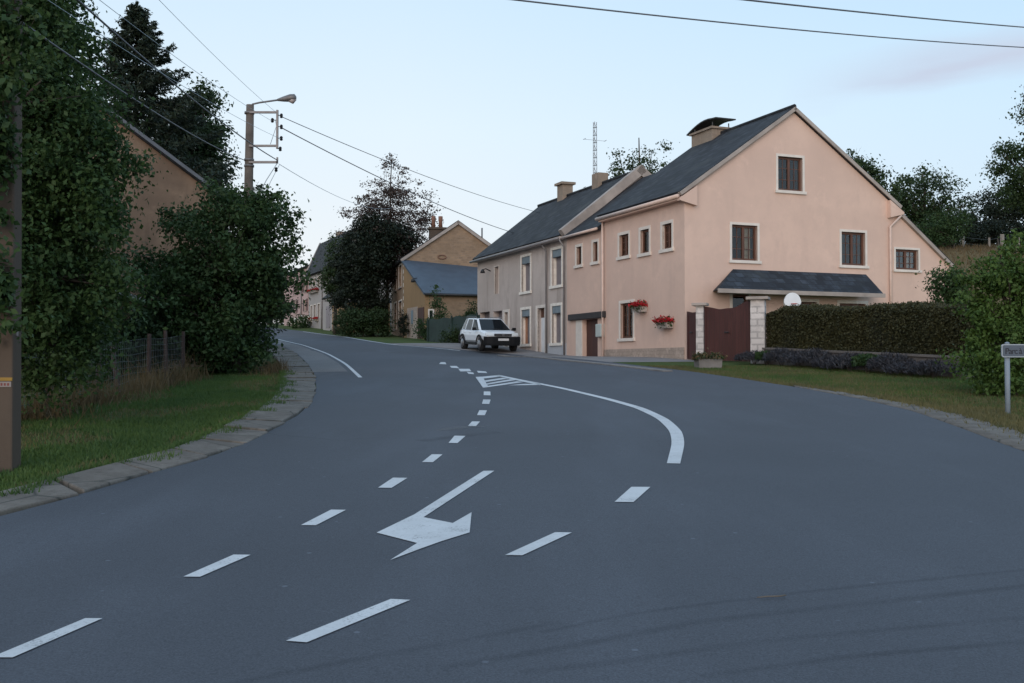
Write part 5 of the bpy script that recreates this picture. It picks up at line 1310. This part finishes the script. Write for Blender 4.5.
# ------------------------------------------------------------------ trees and shrubs
def E(base, px, py, Y, rx, rz, ry=None, dy=0):
    p = P(px, py, Y); return (p.x - base.x, Y - base.y + dy, p.z - base.z, rx, ry or rx, rz)
# big roadside tree on the left
b_ = Vector((-8.6, 15.0, H(-8.6, 15)))
tree('roadside_tree', 'large leafy tree filling the left edge above the concrete pole', 'tree', b_,
     [E(b_, 12, 50, 14.6, .9, 1.5), E(b_, 64, 165, 14.6, .85, 1.1), E(b_, 76, 285, 14.2, .72, .75), E(b_, 20, 210, 14.5, 1.5, 1.8), E(b_, -60, 120, 15, 2.2, 3.2), E(b_, 50, 350, 14.6, .8, .6), E(b_, -5, -60, 14.8, 1.0, 1.6), E(b_, 60, 88, 14.6, .42, .5)],
     1000, 150, .33, .073, M['leaf_fresh'], 101, .26, 40, None, .45, .3, .5, 7.5)
b_ = Vector((-6.6, 11.6, H(-6.6, 11.6)))
tree('young_tree', 'sapling growth wrapped round the upper concrete pole', 'tree', b_, [E(b_, -8, 270, 10.5, .17, .42, .2), E(b_, -10, 150, 10.5, .24, .9, .25), E(b_, -2, 20, 10.5, .30, .8, .25), E(b_, -10, -80, 10.5, .4, .5, .25), E(b_, 16, 318, 10.55, .14, .10, .12), E(b_, -35, 290, 10.6, .4, .5, .3)], 110, 80, .17, .08, M['leaf_fresh'], 103, .06, 14, None, .3)
b_ = at(70, 24); tree('background_tree', 'dark dense tree behind the wire fence and the roadside tree', 'tree', b_, [E(b_, 45, 200, 24, 1.5, 2.6), E(b_, -20, 60, 24, 1.8, 3.6), E(b_, 30, 290, 24, 2.0, 1.9), E(b_, -40, 200, 24, 2.5, 4)], 300, 80, .7, .20, M['leaf_dark'], 105, .3, 30, None, .3)
for i, (px_, Y_, w_, h_) in enumerate(((95, 22.5, .9, .75), (128, 25.0, 1.1, .8), (158, 27.0, 1.1, .95), (186, 28.4, .9, .9))):
    b_ = at(px_, Y_, -.9); tree('fence_shrub', ['dark shrub behind the wire fence, nearest the camera', 'dark shrub behind the wire fence, second from the camera', 'dark shrub behind the leaning fence posts', 'dark shrub behind the fence, beside the big bush tree'][i], 'shrub', b_, [(0, 0, h_, w_, w_ * .8, h_)], 70, 60, .34, .10, M['leaf_dark'], 115 + i, .04, 8, 'dark shrubs behind the wire fence', .2, .5)
# bush tree round the pole
b_ = at(236, 28.6)
tree('roadside_bush', 'big dark green bush tree around the foot of the lamp pole', 'tree', b_,
     [E(b_, 210, 300, 28.6, 1.75, 1.55), E(b_, 232, 245, 28.6, 1.45, 1.2), E(b_, 256, 285, 28.6, .9, 1.25), E(b_, 215, 345, 28.4, 1.45, .75), E(b_, 172, 290, 28.8, .8, 1.0), E(b_, 255, 215, 28.8, .8, .7), E(b_, 225, 205, 29, .6, .55), E(b_, 186, 222, 29, .4, .55), E(b_, 172, 225, 28.8, .2, .5), E(b_, 268, 200, 28.8, .2, .45), E(b_, 290, 232, 28.8, .28, .5), E(b_, 246, 192, 28.8, .2, .4), E(b_, 297, 268, 28.6, .25, .4), E(b_, 150, 262, 28.8, .4, .4), E(b_, 285, 205, 28.8, .1, .3)],
     520, 85, .36, .115, M['leaf_mid'], 111, .14, 60, None, .35, .6, .4, 4.6)
for px_, Y_, hh_, sd2 in ((268, 28.4, 5.0, 1), (288, 28.2, 4.3, 2)): pass
# conifer behind the barn
b_ = at(134, 50); hc = P(512, 2, 50).z - b_.z
conifer('conifer', 'tall dark conifer behind the barn roof', b_, hc, 8.0, 121, 22, .24)
b_ = at(200, 56); tree('broadleaf_tree', 'dark round crowned tree between conifer and barn roof', 'tree', b_, [E(b_, 200, 125, 56, 1.4, 1.9), E(b_, 186, 150, 56, 1.9, 2.4), E(b_, 213, 162, 56, 1.0, 2.1), E(b_, 206, 200, 56, 1.5, 2.4)], 260, 75, .6, .20, M['leaf_dark'], 131, .3, 24, None, .4, .5)
# copper beech
b_ = at(386, 82)
tree('copper_beech', 'tall copper beech with thin dark crown against the sky', 'tree', b_,
     [E(b_, 393, 190, 82, 2.1, 1.6), E(b_, 392, 212, 82, 3.3, 1.9), E(b_, 368, 215, 82, 2.1, 1.8), E(b_, 420, 220, 82, 1.8, 1.9), E(b_, 390, 164, 82, .65, 1.0), E(b_, 404, 176, 82, .7, 1.1), E(b_, 395, 245, 82, 3.6, 1.9), E(b_, 372, 248, 82, 2.7, 2.6), E(b_, 404, 250, 82, 2.4, 1.9), E(b_, 385, 270, 82, 3, 2)],
     680, 36, .5, .15, M['leaf_copper'], 141, .17, 90, None, .1, .5, .3, None, .45, limb_k=.5)
b_ = at(370, 79)
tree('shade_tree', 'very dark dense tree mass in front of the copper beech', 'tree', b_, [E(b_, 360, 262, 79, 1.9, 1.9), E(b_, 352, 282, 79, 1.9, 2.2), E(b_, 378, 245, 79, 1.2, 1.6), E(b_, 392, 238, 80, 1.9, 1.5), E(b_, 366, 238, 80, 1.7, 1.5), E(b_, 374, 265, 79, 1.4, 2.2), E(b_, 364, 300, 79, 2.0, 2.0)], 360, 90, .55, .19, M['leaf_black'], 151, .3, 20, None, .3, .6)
b_ = at(335, 84)
tree('pale_tree', 'mid green tree beside the dark trees and the far white house', 'tree', b_, [E(b_, 337, 275, 84, 1.1, 2.2), E(b_, 330, 280, 84, .7, 1.2), E(b_, 340, 250, 84, .9, 1.1)], 100, 70, .45, .17, M['leaf_dark'], 161, .18, 14)
for i, (px_, w_) in enumerate(((349, 1.0), (363, 1.2), (377, 1.0))):
    b_ = at(px_, 76.5); tree('roadside_shrub', ['dark shrub below the trees, nearest the ochre garage', 'dark shrub below the trees, between two shrubs', 'dark shrub below the trees, nearest the stone house'][i], 'shrub', b_, [(0, 0, 1.0, w_, 1, 1.0)], 60, 70, .4, .14, M['leaf_dark'], 171 + i, .06, 8, 'dark shrubs at the road edge', .3)
b_ = at(270, 128); tree('far_tree', 'distant dark tree at the end of the road behind the pink house', 'tree', b_, [E(b_, 270, 285, 128, 3.5, 3.5), E(b_, 285, 300, 128, 2.6, 2.6), E(b_, 262, 310, 128, 3, 2.4), E(b_, 284, 320, 128, 2.4, 1.6)], 140, 60, .8, .28, M['leaf_dark'], 166, .3, 14, None, .3)
# planted shrubs around stone house and shed
b_ = at(403.5, 73.4); tree('cone_shrub', 'small dark conical shrub at the stone house corner', 'shrub', b_, [(0, 0, .8, .42, .42, .7), (0, 0, 1.4, .28, .28, .7)], 34, 60, .2, .09, M['leaf_black'], 181, .04, 5, None, .2, .15)
b_ = at(438, 64.6); tree('climbing_shrub', 'young green tree against the shed wall', 'shrub', b_, [(0, 0, 2.0, .5, .3, 1.3), (.2, 0, 1.2, .6, .3, .8)], 40, 40, .3, .12, M['leaf_mid'], 183, .04, 8, None, .2, .4)
b_ = G(426, 340); tree('hedge_shrub', 'bright green shrub at the end of the board fence', 'shrub', b_, [(0, 0, .7, .9, .6, .8), (.9, .3, .8, .8, .5, .8)], 60, 60, .35, .11, M['leaf_mid'], 185, .05, 8, None, .2)
b_ = at(471, 62.2); tree('ivy_shrub', 'dark ivy bush spilling over the fence beside the grey house', 'shrub', b_, [(0, 0, 1.6, .7, .4, .9)], 40, 50, .3, .11, M['leaf_dark'], 187, .04, 6, None, .2)
b_ = G(452, 343.2); tree('fence_bramble', 'dark bramble in front of the middle of the board fence', 'shrub', b_, [(0, 0, .45, .8, .35, .5), (.6, 0, .35, .5, .3, .35)], 40, 55, .28, .10, M['leaf_dark'], 189, .04, 6, None, .2, .5)
for i, px_ in enumerate((294, 299.5, 305)):
    b_ = at(px_, 102 + 1.5 * i); r_ = tree('flower_bush', ['low green bush with white flowers furthest from the white house', 'low green bush with white flowers in the middle of the far bed', 'low green bush with white flowers against the white house'][i], 'shrub', b_, [(0, 0, .6, .8, .5, .6)], 24, 40, .3, .14, M['leaf_mid'], 191 + i, .04, 5, 'flowering bushes by the far houses', .2)
    rn = np.random.RandomState(i); p_ = rn.normal(size=(50, 3)) * (.5, .4, .25) + (0, -.3, .8); leaves(p_, 'blooms', M['petal_white'], r_, .14, i, .3, None, .9)
# tree behind the grey roof
b_ = at(640, 66)
tree('roof_tree', 'loose tree top showing behind the grey roof ridge', 'tree', b_, [E(b_, 618, 165, 66, .8, 1.0), E(b_, 630, 160, 66, .5, 1.0), E(b_, 645, 165, 66, .9, 1.2), E(b_, 664, 152, 66, .4, 1.2), E(b_, 636, 200, 66, 3, 2.2)], 190, 34, .36, .16, M['leaf_dark'], 201, .22, 40, None, .2, .5)
# trees on the hill to the right
b_ = at(862, 66); tree('hill_tree', 'airy tree top just behind the pink gable roof', 'tree', b_, [E(b_, 862, 172, 66, 1.3, 1.3), E(b_, 848, 165, 66, .9, .8), E(b_, 876, 195, 66, 1.2, 1.6)], 110, 45, .45, .18, M['leaf_dark'], 211, .2, 24, 'trees on the hill behind the pink house', .2, .5)
b_ = at(925, 76); tree('hill_tree', 'broad bushy tree on the hill left of the pasture posts', 'tree', b_, [E(b_, 925, 195, 76, 2.3, 2.0), E(b_, 905, 215, 76, 1.7, 2.4), E(b_, 950, 215, 76, 1.7, 1.8), E(b_, 925, 235, 76, 2.6, 1.8), E(b_, 912, 250, 75, 1.6, 1.8)], 300, 60, .6, .19, M['leaf_dark'], 221, .3, 24, 'trees on the hill behind the pink house', .3, .4)
b_ = at(955, 72); tree('hill_tree', 'lighter green small tree in front of the broad hill tree', 'tree', b_, [E(b_, 938, 232, 72, 1.2, 1.3), E(b_, 955, 226, 72, .9, 1.1)], 70, 60, .45, .16, M['leaf_mid'], 225, .14, 12, 'trees on the hill behind the pink house', .3)
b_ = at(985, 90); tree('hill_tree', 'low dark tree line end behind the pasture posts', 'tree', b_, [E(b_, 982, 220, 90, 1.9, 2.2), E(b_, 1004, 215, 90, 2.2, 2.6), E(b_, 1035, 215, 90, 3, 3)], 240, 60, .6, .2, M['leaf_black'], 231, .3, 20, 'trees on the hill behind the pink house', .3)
b_ = at(1042, 68); tree('hill_tree', 'tall dark tree at the right edge above the hill fence', 'tree', b_, [E(b_, 1012, 165, 68, 1.3, 1.5), E(b_, 1046, 120, 68, 1.4, 3), E(b_, 1045, 180, 68, 2.4, 2.4), E(b_, 1010, 195, 68, 1.0, .9)], 260, 60, .55, .18, M['leaf_dark'], 241, .32, 30, 'trees on the hill behind the pink house', .3, .4)
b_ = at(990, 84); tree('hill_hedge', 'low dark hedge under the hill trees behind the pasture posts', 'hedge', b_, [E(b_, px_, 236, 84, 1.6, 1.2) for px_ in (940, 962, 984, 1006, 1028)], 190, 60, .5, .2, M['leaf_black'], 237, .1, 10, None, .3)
# shrubs at the right
b_ = at(945, 30.5); tree('garden_shrub', 'small rounded shrub behind the far end of the hedge', 'shrub', b_, [E(b_, 944, 285, 30.5, .42, .55), E(b_, 948, 310, 30.5, .6, .8), E(b_, 953, 290, 30.5, .4, .5)], 60, 90, .28, .085, M['leaf_mid'], 251, .06, 8, None, .3)
b_ = at(1016, 21.0)
tree('large_shrub', 'large bright green shrub behind the direction sign', 'shrub', b_, [E(b_, 994, 300, 21, .52, .62), E(b_, 1016, 275, 21, .75, .62), E(b_, 1010, 340, 20.8, .95, .85), E(b_, 1045, 320, 21, .9, 1.4), E(b_, 1000, 380, 20.6, .55, .45), E(b_, 972, 305, 21.2, .22, .45), E(b_, 985, 262, 21.2, .16, .3), E(b_, 962, 275, 21.3, .12, .25), E(b_, 1012, 248, 21, .2, .25)], 420, 80, .2, .08, M['leaf_shrub'], 261, .08, 40, None, .3, .75)

# ------------------------------------------------------------------ grass
def blades(pts, hts, name, mat, seed, label, width=.012):
    rn = np.random.RandomState(seed); n = len(pts); pts = np.asarray(pts); a = rn.rand(n) * 6.283; w_ = np.column_stack([np.cos(a), np.sin(a), np.zeros(n)]) * width * (.6 + .8 * rn.rand(n))[:, None]
    tip = pts + np.column_stack([rn.normal(size=n) * .35 * hts, rn.normal(size=n) * .35 * hts, hts])
    v = np.empty((n, 3, 3)); v[:, 0] = pts - w_; v[:, 1] = pts + w_; v[:, 2] = tip
    me = bpy.data.meshes.new(name); me.vertices.add(3 * n); me.vertices.foreach_set('co', v.reshape(-1)); me.loops.add(3 * n); me.loops.foreach_set('vertex_index', np.arange(3 * n)); me.polygons.add(n)
    me.polygons.foreach_set('loop_start', np.arange(0, 3 * n, 3)); me.polygons.foreach_set('loop_total', np.full(n, 3)); me.update(calc_edges=True); me.materials.append(mat)
    return tag(link(name, me), label, None, None, 'stuff')
inn_tab = sorted([(p.y, p.x) for p in INN])
def inner_x(y): return interp([(-5, -5.2)] + inn_tab, y)
rn = np.random.RandomState(300); gp, gh, dp, dh = [], [], [], []
while len(gp) < 85000:
    y = 6.8 + 26 * rn.rand() ** 1.5; xr = inner_x(y); xl = min(np.interp(y, [6, 14.5, 26.5, 33], [-8.5, -8.0, -8.8, -9.5]), xr - .3); x = xl + (xr - xl) * rn.rand() 
    nz = mnoise.noise(Vector((x * .8, y * .45, 1.3))) + .35 * mnoise.noise(Vector((x * 3, y * 3, 4)))
    if nz + .45 * math.exp(-(xr - x) / .35) + .25 * math.exp(-(x - xl) / .5) > .20 and rn.rand() < .9: 
        if rn.rand() < .3: dp.append((x, y, H(x, y))); dh.append(.03 + .05 * rn.rand())
        continue
    gp.append((x, y, H(x, y))); gh.append((.03 + .055 * rn.rand()) * (1 + .8 * nz))
for _ in range(5200):   # overhanging tufts along the slab edge
    y = 7 + 22 * rn.rand() ** 1.3; x = inner_x(y) + rn.normal() * .05 + (.30 * rn.rand() if mnoise.noise(Vector((0, y * 1.1, 5))) > .12 else 0); gp.append((x, y, H(x, y) + .04)); gh.append(.05 + .06 * rn.rand())
gh = np.array(gh)
blades(gp, gh, 'grass', M['grass'], 301, 'short green grass on the left verge', .009)
wp, wh_ = [], []
for _ in range(4200):
    q = rn.rand() ** 1.1; p = f0.lerp(f1, q) ; x = p.x + abs(rn.normal()) * .35 - .1; y = p.y + rn.normal() * .2; 
    if mnoise.noise(Vector((x * .8, y * .8, 9))) < -.1: continue
    wp.append((x, y, H(x, y))); wh_.append(.12 + .4 * rn.rand() ** 1.5 + (.5 * rn.rand() if rn.rand() < .16 else 0))
for _ in range(700):
    p = G(265 + 14 * rn.rand(), 366 + 8 * rn.rand()); wp.append((p.x + rn.normal() * .2, p.y + rn.normal() * .5, p.z)); wh_.append(.1 + .3 * rn.rand())
blades(wp, np.array(wh_), 'weeds', M['weed'], 302, 'tall dry grass and weeds along the wire fence', .010)
# right verge
vt = sorted([(p.y, p.x) for p in up if p.y < 22.5] + [(y, interp(R_tab, y) - .08) for y in (24, 25.5, 27, 28.5, 30, 31.5, 33, 34.5)])
gp2, gh2 = [], []
tries = 0
while len(gp2) < 52000:
    y = 10.5 + 22.5 * rn.rand(); xl = interp(vt, y) + .05; t_ = (hA.y - y) / (hA.y - hB.y); xr = hA.x + (hB.x - hA.x) * t_ if y > hB.y else 12.5
    if xr <= xl: continue
    x = xl + (xr - xl) * rn.rand(); nz = mnoise.noise(Vector((x * .9, y * .5, 7.3))) + .3 * mnoise.noise(Vector((x * 3, y * 3, 4)))
    edge_d = x - xl
    pd = .9 - .5 * min(1, edge_d / 1.3) + .6 * nz
    if y < 18: pd += .3
    if rn.rand() < pd: dp.append((x, y, H(x, y))); dh.append(.03 + .05 * rn.rand()); 
    else: gp2.append((x, y, H(x, y))); gh2.append(.03 + .05 * rn.rand())
blades(gp2, np.array(gh2), 'grass', M['grass'], 303, 'green grass on the right verge below the hedge', .009)
for _ in range(2200):
    i = int(rn.rand() * 89); q = rn.rand() ** 3 * .8
    if mnoise.noise(Vector((i * .35, 1, 8))) < .05: q *= .35
    p = up[i].lerp(lo[i], q); dp.append((p.x + rn.normal() * .05, p.y + rn.normal() * .05, H(p.x, p.y) + .02)); dh.append(.03 + .06 * rn.rand())
# the shaggy hill grass
gp3, gh3 = [], []
for _ in range(16000):
    x = 24 + 22 * rn.rand(); y = 55 + 30 * rn.rand(); gp3.append((x, y, H(x, y))); gh3.append(.15 + .25 * rn.rand())
blades(gp3, np.array(gh3), 'hill_grass', M['weed'], 305, 'dry pasture grass on the hillside', .03)

blades(dp, np.array(dh), 'dry_grass', M['grass_dry'], 304, 'dry yellow grass patches on both verges', .009)
